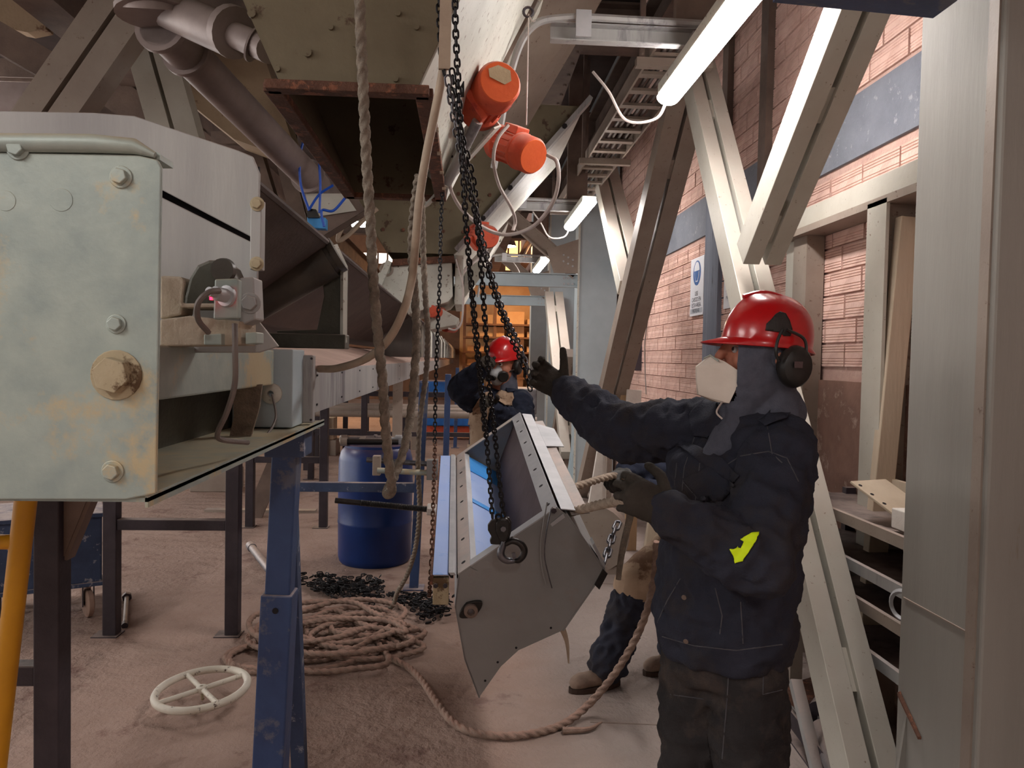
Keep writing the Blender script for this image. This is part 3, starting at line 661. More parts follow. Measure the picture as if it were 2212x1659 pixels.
# belt, idlers, stringers
tp = [(-.44, 1.955), (-.74, 1.725), (-1.12, 1.725), (-1.42, 1.955)]
m = MB(); vs = []
for y in (1.56, 29.0): vs += [(x, y, z) for x, z in tp] + [(x, y, z - .012) for x, z in tp]
m.add(vs, [(i, i + 1, i + 9, i + 8) for i in range(3)] + [(i + 4, i + 12, i + 13, i + 5) for i in range(3)] + [(0, 8, 12, 4), (3, 7, 15, 11), (0, 4, 5, 1), (1, 5, 6, 2), (2, 6, 7, 3), (8, 9, 13, 12), (9, 10, 14, 13), (10, 11, 15, 14)])
m.build('belt', 'belt_rubber', cv)
m = MB(); m.tube([(-.44, 1.56, 1.953), (-.44, 10, 1.953), (-.44, 29, 1.953)], .009, 6); m.build('belt_edge', 'belt_rubber', cv)
br = poly([(690, 534), (722, 527), (750, 575), (748, 742), (598, 742), (598, 714), (685, 712), (700, 640)], 2.5, .02).build('idler_bracket', 'green_black', cv, bev=.002)
m = MB(); m.tube([P(722, 530, 2.49), P(743, 575, 2.49), P(742, 740, 2.49)], .011, 4, rot=math.pi / 4); m.build('bracket_flange', 'pale_paint', br)
m = MB(); m.bx(-.66, -.385, 2.47, 2.56, 1.622, 1.668); m.build('base_bar', 'green_black', br, bev=.003)
a, b = P(572, 640, 2.48), P(712, 560, 2.48); m = MB(); ax = (b - a)
m.cyl(a - ax * .2, b, .062, .062, 24); m.cyl(b, b + ax * .06, .05, .05, 20); m.cyl(b + ax * .06, b + ax * .14, .058, .058, 20); m.build('idler_roller', 'roller_black', br)
for i in range(12):
    y = 6.2 + 1.6 * i; xo = -.36
    m = MB(); m.tube([(xo, y, 1.60), (xo, y, 1.84), (xo - .06, y, 1.95)], .016, 4, rot=math.pi / 4); rb = m.build('idler_rib', 'pale_paint', cv)
    m = MB(); m.prism([(xo - .01, y + .01, 1.60), (xo - .01, y + .01, 1.84), (xo - .07, y + .01, 1.94), (xo - .36, y + .01, 1.70), (xo - .36, y + .01, 1.60)], (0, .01, 0)); m.build('rib_plate', 'galv_blue', rb)
segs = [(2.32, 4.22), (4.235, 8.0), (8.015, 14.0), (14.02, 28.0)]
for y0, y1 in segs:
    m = MB(); m.quadsheet((-.46, y0, 1.556), (-.46, y1, 1.556), (-.86, y1, 1.665), (-.86, y0, 1.665), .004); ap = m.build('apron_top', 'wood', cv)
    ap.data.materials[0] = MATS['apron_dust'] if 'apron_dust' in MATS else pm('apron_dust', (206, 178, 164), (180, 152, 140), 3, 0.9, 0, 0.2, 40)
    m = MB(); m.bx(-.464, -.458, y0, y1, 1.424, 1.558); sk = m.build('apron_skirt', 'galv_blue', cv, bev=.0015)
    for k in range(4):
        yy = y0 + (y1 - y0) * (k + .15) / 4.0
        for zz in (1.445, 1.535):
            m = MB(); m.bx(-.458, -.456, yy, yy + .02, zz, zz + .006); m.build('skirt_slot', 'black_gap', sk)
for x in (-1.3, -2.0):
    m = MB(); m.bx(x - .05, x + .05, 1.2, 28, 1.36, 1.46); m.build('stringer', 'dark_steel', cv)
for i in range(9):
    y = 2.6 + 3.0 * i; m = MB(); m.bx(-2.0, -.47, y, y + .08, 1.42, 1.5); m.build('cross_member', 'dark_steel', cv)
m = MB(); m.bx(-1.95, -.95, 1.3, 2.2, 1.42, 1.60); m.build('belly_box', 'green_black', cv)
# trestles
def trestle(y, label, gus=False, dx=0.0):
    t = thing('steel_trestle', (-1.65 + 0, y, 0), label, 'trestle', 'dark steel trestles under the conveyor')
    for x in (-1.3, -1.97):
        m = MB(); m.bx(x - .037, x + .037, y - .037, y + .037, .006, 1.36); m.build('leg', 'dark_steel', t, bev=.004)
        m = MB(); m.bx(x - .09, x + .05, y - .06, y + .05, 0, .006); m.build('foot_plate', 'dark_steel', t)
    m = MB(); m.bx(-1.933, -1.337, y - .03, y + .03, .60, .66); m.build('cross_bar', 'dark_steel', t, bev=.004)
    m = MB(); m.bx(-2.05, -1.2, y - .04, y + .04, 1.30, 1.36); m.build('head_bar', 'dark_steel', t, bev=.004)
    if gus:
        m = MB(); m.bar((-1.28, y + .02, .98), (-1.13, y + .02, 1.36), .05, .05, V((0, 1, 0))); m.build('knee_strut', 'dark_beam', t)
        m = MB(); m.prism([(-1.265, y - .01, .98), (-1.14, y - .01, 1.30), (-1.265, y - .01, 1.30)], (0, .02, 0)); m.build('gusset', 'dark_beam', t)
    t.location.x += dx
    return t
trestle(2.36, 'nearest dark steel trestle beside the yellow ladder, cut by the lower edge', True, .075)
trestle(4.42, 'dark steel trestle with both feet in view beside the blue cart')
trestle(7.2, 'dark steel trestle standing behind the blue leg')
trestle(10.0, 'dark steel trestle behind the blue drum')
trestle(12.8, 'far dark steel trestle, second last under the conveyor')
trestle(15.6, 'farthest dark steel trestle under the conveyor')
# blue stands
t = thing('blue_stand', (-.57, 2.34, 0), 'tall blue telescopic steel leg in the foreground under the conveyor head', 'stand leg')
ptop = P(622, 940, 2.34); pft = V((-.585, 2.34, 0))
mid = pft.lerp(ptop, .885 / ptop.z)
m = MB(); m.bar(mid - (ptop - pft).normalized() * .2, ptop, .074, .074, V((0, 1, 0))); m.build('inner_leg', 'blue_paint', t, bev=.005)
m = MB(); m.bar(pft, mid, .092, .092, V((0, 1, 0))); sl = m.build('outer_sleeve', 'blue_paint', t, bev=.005)
m = MB(); q = pft.lerp(ptop, .84 / ptop.z) + V((.0, -.047, 0)); m.cyl(q, q + V((0, -.002, 0)), .009, .009, 12); m.build('pin_hole', 'black_gap', sl)
m = MB(); m.bx(ptop.x - .055, ptop.x + .06, 2.28, 2.40, ptop.z - .06, 1.388); m.build('head_bracket', 'blue_cart', t, bev=.004)
m = MB(); m.bx(-.66, -.50, 2.26, 2.42, 0, .008); m.build('foot_plate', 'blue_paint', t)
m = MB(); m.bar((-.60, 2.9, .02), (-.55, 2.45, 1.1), .05, .05, V((1, 0, 0))); m.build('back_strut', 'blue_cart', t)
def bluestand(foot, top, label, x2=None, w=.062):
    t = thing('blue_stand', foot, label, 'stand leg', 'blue stand legs')
    m = MB(); m.bar(foot, top, w, w, V((0, 1, 0))); m.build('leg', 'blue_paint', t, bev=.004)
    m = MB(); m.bx(foot.x - .07, foot.x + .07, foot.y - .07, foot.y + .07, 0, .008); m.build('foot_plate', 'blue_paint', t)
    if x2 is not None:
        m = MB(); m.bar((x2, foot.y, 0.005), (x2 + .02, foot.y, 1.42), w, w, V((0, 1, 0))); m.build('leg', 'blue_paint', t, bev=.004)
        zz = .70; q = V(foot).lerp(V(top), zz / top.z); m = MB(); m.bar((x2 + .04, foot.y, zz), (q.x - .03, foot.y, zz), .05, .065); m.build('cross_bar', 'blue_cart', t, bev=.004)
    return t
fo = G(894, 1270); bluestand(fo, V((-.285, fo.y, 1.43)), 'blue leg with cross bar standing in front of the blue drum', -1.22)
bluestand(V((-.20, 8.1, 0)), V((-.185, 8.1, 1.43)), 'blue leg behind the chain left of the masked worker')
bluestand(V((-.17, 13.7, 0)), V((-.15, 13.7, 1.43)), 'far thin blue leg close to the masked worker')
# ================================================================== HOPPERS
def hopper(y0, y1, xb0, xb1, zb, xt0, xt1, zt, yt0, yt1, label, front='olive_steel'):
    t = thing('feed_hopper', ((xb0 + xb1) / 2, (y0 + y1) / 2, zb), label, 'hopper', 'feed hoppers above the conveyor')
    B = [V((xb0, y0, zb)), V((xb1, y0, zb)), V((xb1, y1, zb)), V((xb0, y1, zb))]
    T = [V((xt0, yt0, zt)), V((xt1, yt0, zt)), V((xt1, yt1, zt)), V((xt0, yt1, zt))]
    for i, (nm, mt) in enumerate((('front_wall', front), ('side_wall', 'pale_paint'), ('rear_wall', 'olive_steel'), ('side_wall', 'olive_steel'))):
        j = (i + 1) % 4; m = MB(); m.quadsheet(B[i], B[j], T[j], T[i], .006); m.build(nm, mt, t)
    return t, B, T
h1, B1, T1 = hopper(2.2, 3.55, -.52, -.155, 2.345, -.98, .30, 3.35, 2.12, 3.75, 'olive hopper with rusty outlet frame hanging at top centre')
for k in range(9):
    uu, vv = ((545, 30), (770, 95), (665, 115), (800, 200), (855, 172), (715, 60), (600, 150), (900, 60), (860, 30))[k]
    p = PN(uu, vv, V((0, 2.19, 2.4)), (T1[0] - B1[0]).cross(B1[1] - B1[0]).normalized()); m = MB(); m.cyl(p + V((0, .004, 0)), p + V((0, -.008, 0)), .008 if k > 3 else .012, None, 10); m.build('bolt_head', 'olive_steel', h1)
fr = thing  # rusty outlet frame
for nm, a, b in (('frame_bar', (-.56, 2.17, 2.335), (-.115, 2.17, 2.335)), ('frame_bar', (-.56, 3.58, 2.335), (-.115, 3.58, 2.335)), ('frame_bar', (-.545, 2.17, 2.335), (-.545, 3.6, 2.335)), ('frame_bar', (-.13, 2.17, 2.335), (-.13, 3.6, 2.335))):
    m = MB(); m.bar(a, b, .05, .026); fb = m.build(nm, 'rust', h1, bev=.003)
for i in range(4):
    m = MB(); m.bx(-.115, -.10, 2.45 + .28 * i, 2.48 + .28 * i, 2.317, 2.323); m.build('frame_slot', 'wood', h1)
m = MB(); m.bar((-.14, 3.58, 2.36), (.30, 3.80, 3.36), .05, .12, V((0, 1, 0))); m.build('edge_stiffener', 'dark_beam', h1)
m = MB(); m.bar((-.11, 3.62, 2.36), (.335, 3.84, 3.36), .016, .14, V((0, 1, 0))); m.build('edge_strip', 'pale_paint', h1)
for k, (tt, ss) in enumerate(((.25, .5), (.62, .3), (.45, .8))):
    p = B1[1].lerp(B1[2], ss).lerp(T1[1].lerp(T1[2], ss), tt); m = MB(); m.bx(p.x - .012, p.x + .016, p.y - .05, p.y + .05, p.z - .012, p.z + .012); m.build('side_slot', 'black_gap', h1)
p = P(950, 345, 3.5); m = MB(); m.bx(p.x - .03, p.x + .03, p.y - .05, p.y, p.z - .035, p.z + .05); m.bx(p.x + .02, p.x + .06, p.y - .05, p.y, p.z + .0, p.z + .03); m.build('clamp_bracket', 'black_gap', h1)
h2, B2, T2 = hopper(5.45, 6.85, -.56, -.10, 2.33, -1.25, .78, 3.36, 5.35, 7.0, 'farther olive hopper standing over the cream chute', 'olive_steel')
for k in range(14):
    a = B2[0].lerp(B2[1], (k % 5 + .5) / 5); c = T2[0].lerp(T2[1], (k % 5 + .5) / 5); p = a.lerp(c, .15 + .25 * (k // 5))
    m = MB(); m.cyl(p, p + V((0, -.016, 0)), .013, None, 8); m.build('bolt_head', 'rust', h2)
m = MB(); m.bar((-.08, 5.4, 2.35), (.82, 5.32, 3.4), .03, .16, V((0, 1, 0))); m.build('edge_strip', 'galv_blue', h2)
for k in range(4):
    p = V((-.08, 5.32, 2.35)).lerp(V((.82, 5.24, 3.4)), .2 + .2 * k); m = MB(); m.hexb(p, (0, -1, 0), .018, .02); m.build('strip_bolt', 'black_gap', h2)
h3, B3, T3 = hopper(10.6, 11.9, -.56, -.10, 2.33, -1.1, .55, 3.5, 10.5, 12.0, 'farthest olive hopper above the conveyor', 'tan_steel')
for x in (-1.0, .45):
    m = MB(); m.bx(x - .02, x + .02, 11.2, 11.24, 3.3, 4.54); m.build('hanger_strap', 'tan_steel', h3)
# cream transfer chute under hopper two
t = thing('transfer_chute', (-.35, 5.9, 1.75), 'cream steel transfer chute with red vibrators sitting over the belt', 'chute')
Yc = 5.45
poly([(806, 600), (845, 566), (976, 560), (978, 640), (968, 652), (882, 680), (845, 640)], Yc, .9).build('body', 'pale_paint', t, bev=.006)
poly([(848, 560), (980, 552), (984, 566), (846, 574)], Yc - .03, .95).build('rim', 'rust', t)
m = MB(); m.bx(-.09, -.03, 5.5, 6.3, 1.98, 2.33); m.build('side_flange', 'pale_paint', t, bev=.004)
for k in range(5):
    m = MB(); m.bx(-.03, -.025, 5.55 + .15 * k, 5.6 + .15 * k, 2.05 + .05 * k, 2.09 + .05 * k); m.build('flange_hole', 'black_gap', t)
poly([(925, 672), (950, 664), (992, 688), (985, 702), (930, 712), (918, 700)], Yc + .1, .6).build('lower_lip', 'pale_paint', t, bev=.004)
p = P(932, 672, Yc); m = MB(); m.cyl(p, p + V((.06, .2, 0)), .045, None, 16); m.build('vibrator', 'red_orange', t, bev=.004)
p = P(962, 706, Yc + .5); m = MB(); m.cyl(p, p + V((.06, .2, 0)), .04, None, 16); m.build('vibrator', 'red_orange', t, bev=.004)
p = P(835, 582, Yc); m = MB(); m.lathe(p, (0, -1, 0), [(.05, 0), (.05, .01), (.034, .012), (.034, 0)], 16); m.build('porthole_ring', 'tan_steel', t)
poly([(812, 610), (835, 560), (846, 566), (822, 622)], Yc - .05, .05).build('hinge_plate', 'pale_paint', t)
m = MB(); m.tube(catmull([P(986, 560, 5.4), P(1000, 620, 5.4), P(998, 690, 5.4), P(985, 712, 5.4), P(968, 710, 5.4)], 8), .008, 6); m.build('power_cable', 'cable_white', t)
# orange vibrator motors
def motor(c, ax, r, L, label, cap='orange_cap', tag_plate=False, feet=True):
    c = V(c); ax = V(ax).normalized(); t = thing('vibrator_motor', c - Z * r, label, 'motor')
    m = MB(); m.lathe(c, ax, [(0.001, 0), (r * .9, 0), (r, L * .04), (r, L * .30), (r * 1.04, L * .31), (r * 1.04, L * .36), (r * .82, L * .40), (r * .82, L * .8), (r, L * .84), (r, L), (.001, L)], 28); m.build('housing', 'red_orange', t, bev=.002)
    m = MB(); m.lathe(c - ax * .004, ax, [(0.001, 0), (r * .88, 0), (r * .9, .004)], 28); cp = m.build('end_cap', cap, t)
    if tag_plate:
        sd = ax.cross(Z).normalized(); u2 = sd.cross(ax)
        m = MB(); m.prism([c - ax * .006 + sd * a * r + u2 * b * r for a, b in ((-.55, .5), (-.1, .72), (.45, .55), (.5, .1), (.2, -.1), (-.5, .15))], -ax * .002); m.build('torn_label', 'paper', cp)
    u2 = ax.orthogonal().normalized(); s2 = ax.cross(u2)
    for k in range(14):
        a = 2 * math.pi * k / 14; d = u2 * math.cos(a) + s2 * math.sin(a)
        m = MB(); m.bar(c + ax * L * .41 + d * r * .86, c + ax * L * .79 + d * r * .86, .006, r * .16, d); m.build('cooling_fin', 'red_orange', t)
    if feet:
        fd = V((-.6, .3, -.4)); fd = (fd - ax * fd.dot(ax)).normalized()
        m = MB(); m.box(c + ax * L * .55 + fd * r * 1.05, (L * .5, r * .35, r * 1.6), Matrix((ax, fd, ax.cross(fd))).transposed()); m.build('foot', 'red_orange', t, bev=.004)
    tb = Z - ax * Z.dot(ax); tb.normalize()
    m = MB(); m.box(c + ax * L * .6 + tb * r * 1.0, (L * .35, r * .9, r * .45), Matrix((ax, ax.cross(tb), tb)).transposed()); m.build('terminal_box', 'red_orange', t, bev=.004)
    return t
motor(P(1080, 178, 3.0), (-.25, .95, -.06), .088, .30, 'big dusty orange vibrator motor with torn label on its cap', tag_plate=True)
motor(P(1152, 338, 3.3), (-.55, .75, .42), .078, .27, 'smaller orange vibrator motor hanging from a thin cord', feet=False)
m3 = motor(P(1056, 512, 5.0), (-.3, .9, .2), .075, .26, 'far red vibrator motor behind the chains', 'red_orange')
p = P(1056, 512, 5.0); m = MB(); m.bar(p + V((-.02, .12, .02)), V((.06, 5.40, 2.52)), .05, .02); m.build('mount_arm', 'pale_paint', m3)
m = MB(); m.chan(P(1060, 255, 3.25), P(905, 430, 3.62), .10, .06, .008, V((0, -1, 0))); m.build('feeder_rail', 'pale_paint', label='short white inclined rail below the big orange motor', cat='rail')
m = MB(); m.cyl(P(1032, 262, 3.1), P(965, 395, 3.3), .022); m.build('conduit_pipe', 'galv_blue', label='short grey conduit beside the chains below the big motor', cat='pipe')
m = MB(); m.bar(P(1040, 570, 6.0), P(985, 640, 6.2), .12, .06, V((0, -1, 0))); m.build('feeder_rail', 'pale_paint', label='small white rail stub behind the chains at mid height', cat='rail')
# grey wall of the next bay behind the cord
m = MB(); m.quadsheet(P(1140, 0, 4.3), P(1300, 0, 4.6), P(1130, 290, 5.2), P(1080, 270, 4.9), .01); m.build('bay_plate', 'tan_steel', label='grey bay plate behind the thin motor cord', cat='plate')
# thin cord
t = thing('motor_cord', P(1137, 262, 3.3), 'thin pale cord from the eye bolt to the smaller orange motor', 'cord')
m = MB(); m.tube([P(1142, 30, 3.28), P(1140, 140, 3.29), P(1137, 270, 3.3)], .0028, 6); m.build('cord', 'cable_white', t)
m = MB(); m.lathe(P(1141, 26, 3.28), (0, 1, 0), [(.02, -.004), (.026, 0), (.02, .004), (.014, 0), (.02, -.004)], 14); m.build('eye_bolt', 'dark_steel', t)
m = MB(); m.tube(catmull([P(1144, 36, 3.27), P(1150, 46, 3.27), P(1157, 44, 3.27)], 5), .0028, 6); m.build('cord_tail', 'cable_white', t)
def cable(name, pts, r, mat, label, cat='cable', n=8):
    m = MB(); m.tube(catmull(pts, 10), r, n); return m.build(name, mat, label=label, cat=cat)
cable('power_cable', [P(1183, 335, 3.2), P(1203, 350, 3.15), P(1206, 395, 3.15), P(1190, 445, 3.2), P(1150, 490, 3.3), P(1095, 507, 3.4), P(1045, 492, 3.4), P(1000, 455, 3.4), P(978, 420, 3.35), P(970, 392, 3.3)], .0085, 'cable_white', 'long white cable looping from the small orange motor to the grey conduit')
cable('power_cable', [P(1098, 270, 3.1), P(1075, 300, 3.08), P(1066, 345, 3.1), P(1078, 400, 3.2), P(1105, 450, 3.3), P(1113, 478, 3.4), P(1108, 498, 3.4)], .0075, 'cable_white', 'short white cable dropping from the big orange motor')
cable('power_cable', [P(1110, 440, 6.5), P(1075, 455, 6.2), P(1055, 490, 6.0), P(1050, 540, 6.0), P(1000, 590, 5.6), P(990, 640, 5.6)], .012, 'cable_white', 'thin pale cable behind the far red motor')
# ================================================================== LEFT CEILING STRUCTURE
t = thing('dust_duct', P(700, 420, 5.4), 'grey flanged dust duct sloping down at upper left', 'duct')
a, b = P(345, 55, 3.3), P(735, 452, 5.6)
m = MB(); m.cyl(a, b, .088, .088, 24); m.build('pipe', 'duct', t)
d = (b - a).normalized()
for k, r in ((.0, .10), (.085, .098), (.72, .10), (.80, .10)):
    q = a.lerp(b, k); m = MB(); m.cyl(q, q + d * .025, r * 1.1, None, 24); m.build('flange', 'duct', t)
m = MB(); m.cyl(P(325, -60, 3.15), P(335, 20, 3.2), .125, .125, 24); m.cyl(P(335, 20, 3.2), P(336, 32, 3.2), .15, .15, 24); m.build('inlet_pipe', 'duct', t)
m = MB(); m.cyl(P(360, 20, 3.3), P(500, 80, 3.0), .075, .075, 20); m.build('branch_pipe', 'duct', t)
m = MB(); m.cyl(P(496, 66, 3.0), P(508, 72, 2.98), .095, .095, 20); m.build('flange', 'duct', t)
m = MB(); m.cyl(P(505, 75, 3.0), P(580, 108, 2.85), .048, .048, 18); m.cyl(P(546, 95, 2.9), P(550, 97, 2.9), .065, .065, 18); m.build('branch_pipe', 'duct', t)
def lb(name, p, q, w, h, mat, label, gap=.025, up=V((0, 1, 0)), cat='beam'):
    t = thing(name, q if q.z < p.z else p, label, cat); a = (q - p).normalized(); sd = a.cross(V((0, 1, 0))).normalized()
    for s in (-1, 1):
        m = MB(); off = sd * s * (w / 4 + gap / 2); m.chan(p + off, q + off, w / 2, h, .01, up); m.build('channel', mat, t)
    return t
lb('double_beam', P(285, 5, 4.0), P(60, 330, 4.0), .24, .15, 'tan_steel', 'double channel beam leaning at upper left behind the head plate')
lb('double_beam', P(325, 85, 5.0), P(420, 420, 5.0), .26, .15, 'cream_steel', 'cream double channel post behind the grey duct', up=V((0, 1, 0)))
m = MB(); m.prism([P(375, 110, 5.6), P(560, 90, 5.6), P(640, 330, 5.6), P(600, 335, 5.6), P(505, 300, 5.6), P(400, 215, 5.6)], (0, .3, 0)); m.build('bin_panel', 'beige_panel', label='beige bin side panel behind the duct at upper left', cat='panel')
for i, (u0, v0, u1, v1, y, w, h, lab) in enumerate((
        (-40, 60, 150, 170, 4.6, .16, .16, 'dark beam crossing the upper left corner, upper one'),
        (-40, 150, 120, 155, 5.4, .12, .10, 'dark horizontal beam at the upper left edge'),
        (190, 160, 380, 300, 5.6, .22, .16, 'dark sloping beam behind the leaning double beam'),
        (280, 70, 560, 60, 5.2, .12, .14, 'dark beam crossing behind the duct flange'),
        (545, 330, 590, 480, 6.0, .16, .16, 'brown post behind the guard plate corner, left one'),
        (610, 330, 660, 520, 6.4, .12, .12, 'dark post under the duct end near the blue hoses'),
        (460, 300, 640, 300, 6.6, .1, .1, 'brown rail under the beige bin panel'),
        (650, 520, 780, 440, 5.1, .13, .16, 'brown sloping beam beneath the blue hoses'))):
    m = MB(); m.ibeam(P(u0, v0, y), P(u1, v1, y), w, h, .015, V((0, 1, 0))); m.build('brown_beam', 'dark_beam', label=lab, cat='beam')
m = MB(); m.prism([P(-60, -30, 5.5), P(105, -30, 5.5), P(98, 62, 5.5), P(60, 70, 5.5), P(-60, 45, 5.5)], (0, .1, 0)); m.build('corner_panel', 'beige_panel', label='ochre panel in the upper left corner', cat='panel')
m = MB(); m.prism([P(-60, 165, 6.5), P(65, 165, 6.5), P(55, 245, 6.5), P(-60, 245, 6.5)], (0, .1, 0)); m.build('corner_panel', 'duct', label='dull grey panel at the left edge above the head plate', cat='panel')
m = MB(); m.prism([P(660, 418, 5.0), P(745, 418, 5.0), P(770, 455, 5.0), P(668, 470, 5.0)], (0, .2, 0)); m.build('air_box', 'cream_steel', label='cream box under the blue hoses', cat='box')
t = thing('valve_box', P(683, 495, 4.7), 'small blue valve block with blue hoses beside the duct', 'valve')
m = MB(); m.prism([P(663, 468, 4.7), P(703, 470, 4.7), P(703, 494, 4.7), P(665, 492, 4.7)], (0, .08, 0)); m.build('block', 'box_blue', t, bev=.004)
m = MB(); m.prism([P(663, 450, 4.68), P(682, 452, 4.68), P(690, 470, 4.68), P(664, 470, 4.68)], (0, .05, 0)); m.build('connector', 'black_plastic', t)
for pts in ([(668, 455), (650, 400), (648, 340), (658, 295)], [(690, 460), (692, 400), (690, 350), (697, 330)], [(668, 452), (690, 420), (720, 400)], [(700, 490), (695, 455), (720, 455), (748, 425)]):
    m = MB(); m.tube(catmull([P(u, v, 4.66) for u, v in pts], 8), .008, 6); m.build('air_hose', 'hose_blue', t)
cable('coiled_hose', [P(800, 455, 5.2), P(760, 465, 5.2), P(735, 500, 5.2), P(732, 520, 5.2), P(755, 505, 5.2), P(790, 470, 5.2), P(815, 450, 5.2)], .016, 'hose_tan', 'loop of tan hose behind the ropes at left of the hopper', 'hose')
# ================================================================== HANGING CHUTE
D = V((-.017, 1, .143)).normalized(); A0 = P(990, 1243, 2.4)
def C2(u, v, k=0.0): return PN(u, v, A0, D) + D * k
LD = 1.40
hc = thing('hanging_chute', C2(1034, 1508), 'grey steel chute with blue film inside hanging tilted from the chain hook', 'chute')
outl = [(990, 1243), (1205, 1097), (1222, 1110), (1305, 1232), (1215, 1362), (1120, 1405), (1082, 1440), (1034, 1508), (1003, 1425), (982, 1310)]
m = MB(); m.prism([C2(u, v) for u, v in outl], D * .006); m.build('front_plate', 'chute_grey', hc, bev=.001)
m = MB(); m.prism([C2(u, v, LD) for u, v in outl], D * .006); m.build('rear_plate', 'chute_grey', hc)
def wallp(a, b, nm, mat, k0=0.0, k1=LD, th=.005):
    m = MB(); m.quadsheet(C2(*a, k0), C2(*b, k0), C2(*b, k1), C2(*a, k1), th); return m.build(nm, mat, hc)
wallp((1222, 1110), (1305, 1232), 'side_wall', 'chute_grey'); wallp((1305, 1232), (1215, 1362), 'lower_wall', 'chute_grey')
wallp((990, 1243), (982, 1310), 'side_wall', 'stainless'); wallp((982, 1310), (1003, 1425), 'side_wall', 'chute_grey'); wallp((1003, 1425), (1034, 1508), 'side_wall', 'chute_grey')
e1 = (C2(1205, 1097) - A0).normalized(); nr = e1.cross(D) * -1
if nr.z < 0: nr = -nr
ABL = (C2(1205, 1097) - A0).length
def strip(a0, a1, d0, d1, h0, h1, nm, mat, bev=.001):
    m = MB(); pts = [A0 + e1 * a + D * d for a, d in ((a0, d0), (a1, d0), (a1, d1), (a0, d1))]
    m.prism([p + nr * h0 for p in pts], nr * (h1 - h0)); return m.build(nm, mat, hc, bev=bev)
fl = strip(0, .048, 0, LD, 0, .005, 'rim_flange', 'galv_blue')
fr2 = strip(ABL - .05, ABL, 0, LD, 0, .005, 'rim_flange', 'stainless')
strip(.048, ABL - .05, 0, .045, 0, .005, 'rim_flange', 'stainless'); strip(.048, ABL - .05, LD - .045, LD, 0, .005, 'rim_flange', 'galv_blue')
for k in range(7):
    for par, a in ((fl, .024), (fr2, ABL - .026)):
        c = A0 + e1 * a + D * (.06 + .2 * k) + nr * .005; m = MB(); m.cyl(c, c + nr * .001, .008, None, 8); m.build('bolt_hole', 'black_gap', par)
m = MB(); q = A0 + e1 * .048; m.quadsheet(q, q + D * LD, q + D * LD - nr * .02 + e1 * .010, q - nr * .02 + e1 * .010, .004); m.build('rim_lip', 'stainless', hc)
# inner trough
jn = (1118, 1292)
wallp((1013, 1236), jn, 'inner_sheet', 'film_blue', .01, LD - .01); ln = wallp((1190, 1112), jn, 'rubber_liner', 'liner_maroon', .01, LD - .01)
pa = C2(1013, 1236); pb = C2(*jn); up_n = (pb - pa).cross(D).normalized()
if up_n.z < 0: up_n = -up_n
for d0, d1 in ((1.14, 1.38), (.70, .745)):
    m = MB(); q0 = pa.lerp(pb, .02) + up_n * .007; q1 = pb + up_n * .007; m.prism([q0 + D * d0, q1 + D * d0, q1 + D * d1, q0 + D * d1], up_n * .001); m.build('tape_strip', 'tape_blue', hc)
# outer left members
sx = V((-1, 0, 0))
def lstrip(x0, x1, nm, mat, h=0.0, th=.006, d0=0.0, d1=LD, zoff=0.0):
    m = MB(); pts = [A0 + sx * a + D * d + V((0, 0, zoff)) for a, d in ((x0, d0), (x1, d0), (x1, d1), (x0, d1))]; m.prism([p + nr * h for p in pts], nr * th); return m.build(nm, mat, hc, bev=.001)
lstrip(.000, .010, 'rim_gap', 'black_gap', -.02, .012); lstrip(.006, .024, 'outer_bar', 'stainless', 0, .012); lstrip(.022, .030, 'gap_shade', 'black_gap', -.012, .014)  # black strips paint the shade in the gaps beside the outer bar
lstrip(.030, .078, 'film_plate', 'film_blue', 0, .004)
m = MB(); q = A0 + sx * .078; m.prism([q, q + sx * .01 + D * .0, q + sx * .01 + D * LD, q + D * LD], (0, 0, -.03)); m.build('plate_edge', 'rust', hc)
m = MB(); q = A0 + sx * .054 + V((0, .01, -.05)); m.box(q, (.05, .03, .085)); yb = m.build('primer_bracket', 'yellow_primer', hc, bev=.003)
for k in range(2):
    m = MB(); m.hexb(q + V((-.016 + .03 * k, -.015, .02)), (0, -1, 0), .008, .008); m.build('bracket_bolt', 'dark_steel', yb)
# right outer flanges
qR = A0 + e1 * ABL
for k, (a, h, w, mt) in enumerate(((.006, -.012, .035, 'stainless'), (.022, -.045, .05, 'galv_blue'))):
    m = MB(); m.prism([qR + e1 * a + nr * h, qR + e1 * (a + w) + nr * (h - .03), qR + e1 * (a + w) + nr * (h - .03) + D * (LD - .1 * k), qR + e1 * a + nr * h + D * (LD - .1 * k)], nr * .004); m.build('outer_flange', mt, hc)
m = MB(); q = qR + e1 * .05 - nr * .05; m.prism([q - e1 * .03 + nr * .02 + D * .8, q + e1 * .05 - nr * .04 + D * .8, q + e1 * .05 - nr * .04 + D * 1.12, q - e1 * .03 + nr * .02 + D * 1.25], nr * .004); m.build('outer_flange', 'stainless', hc)
c = C2(1195, 1100) - D * .004; m = MB(); m.hexb(c, -D, .010, .012); m.build('corner_bolt', 'dark_steel', hc)
m = MB(); m.prism([C2(1188, 1130) - D * .004, C2(1216, 1108) - D * .004, C2(1220, 1116) - D * .004, C2(1192, 1136) - D * .004], -D * .003); m.build('weld_patch', 'stainless', hc)
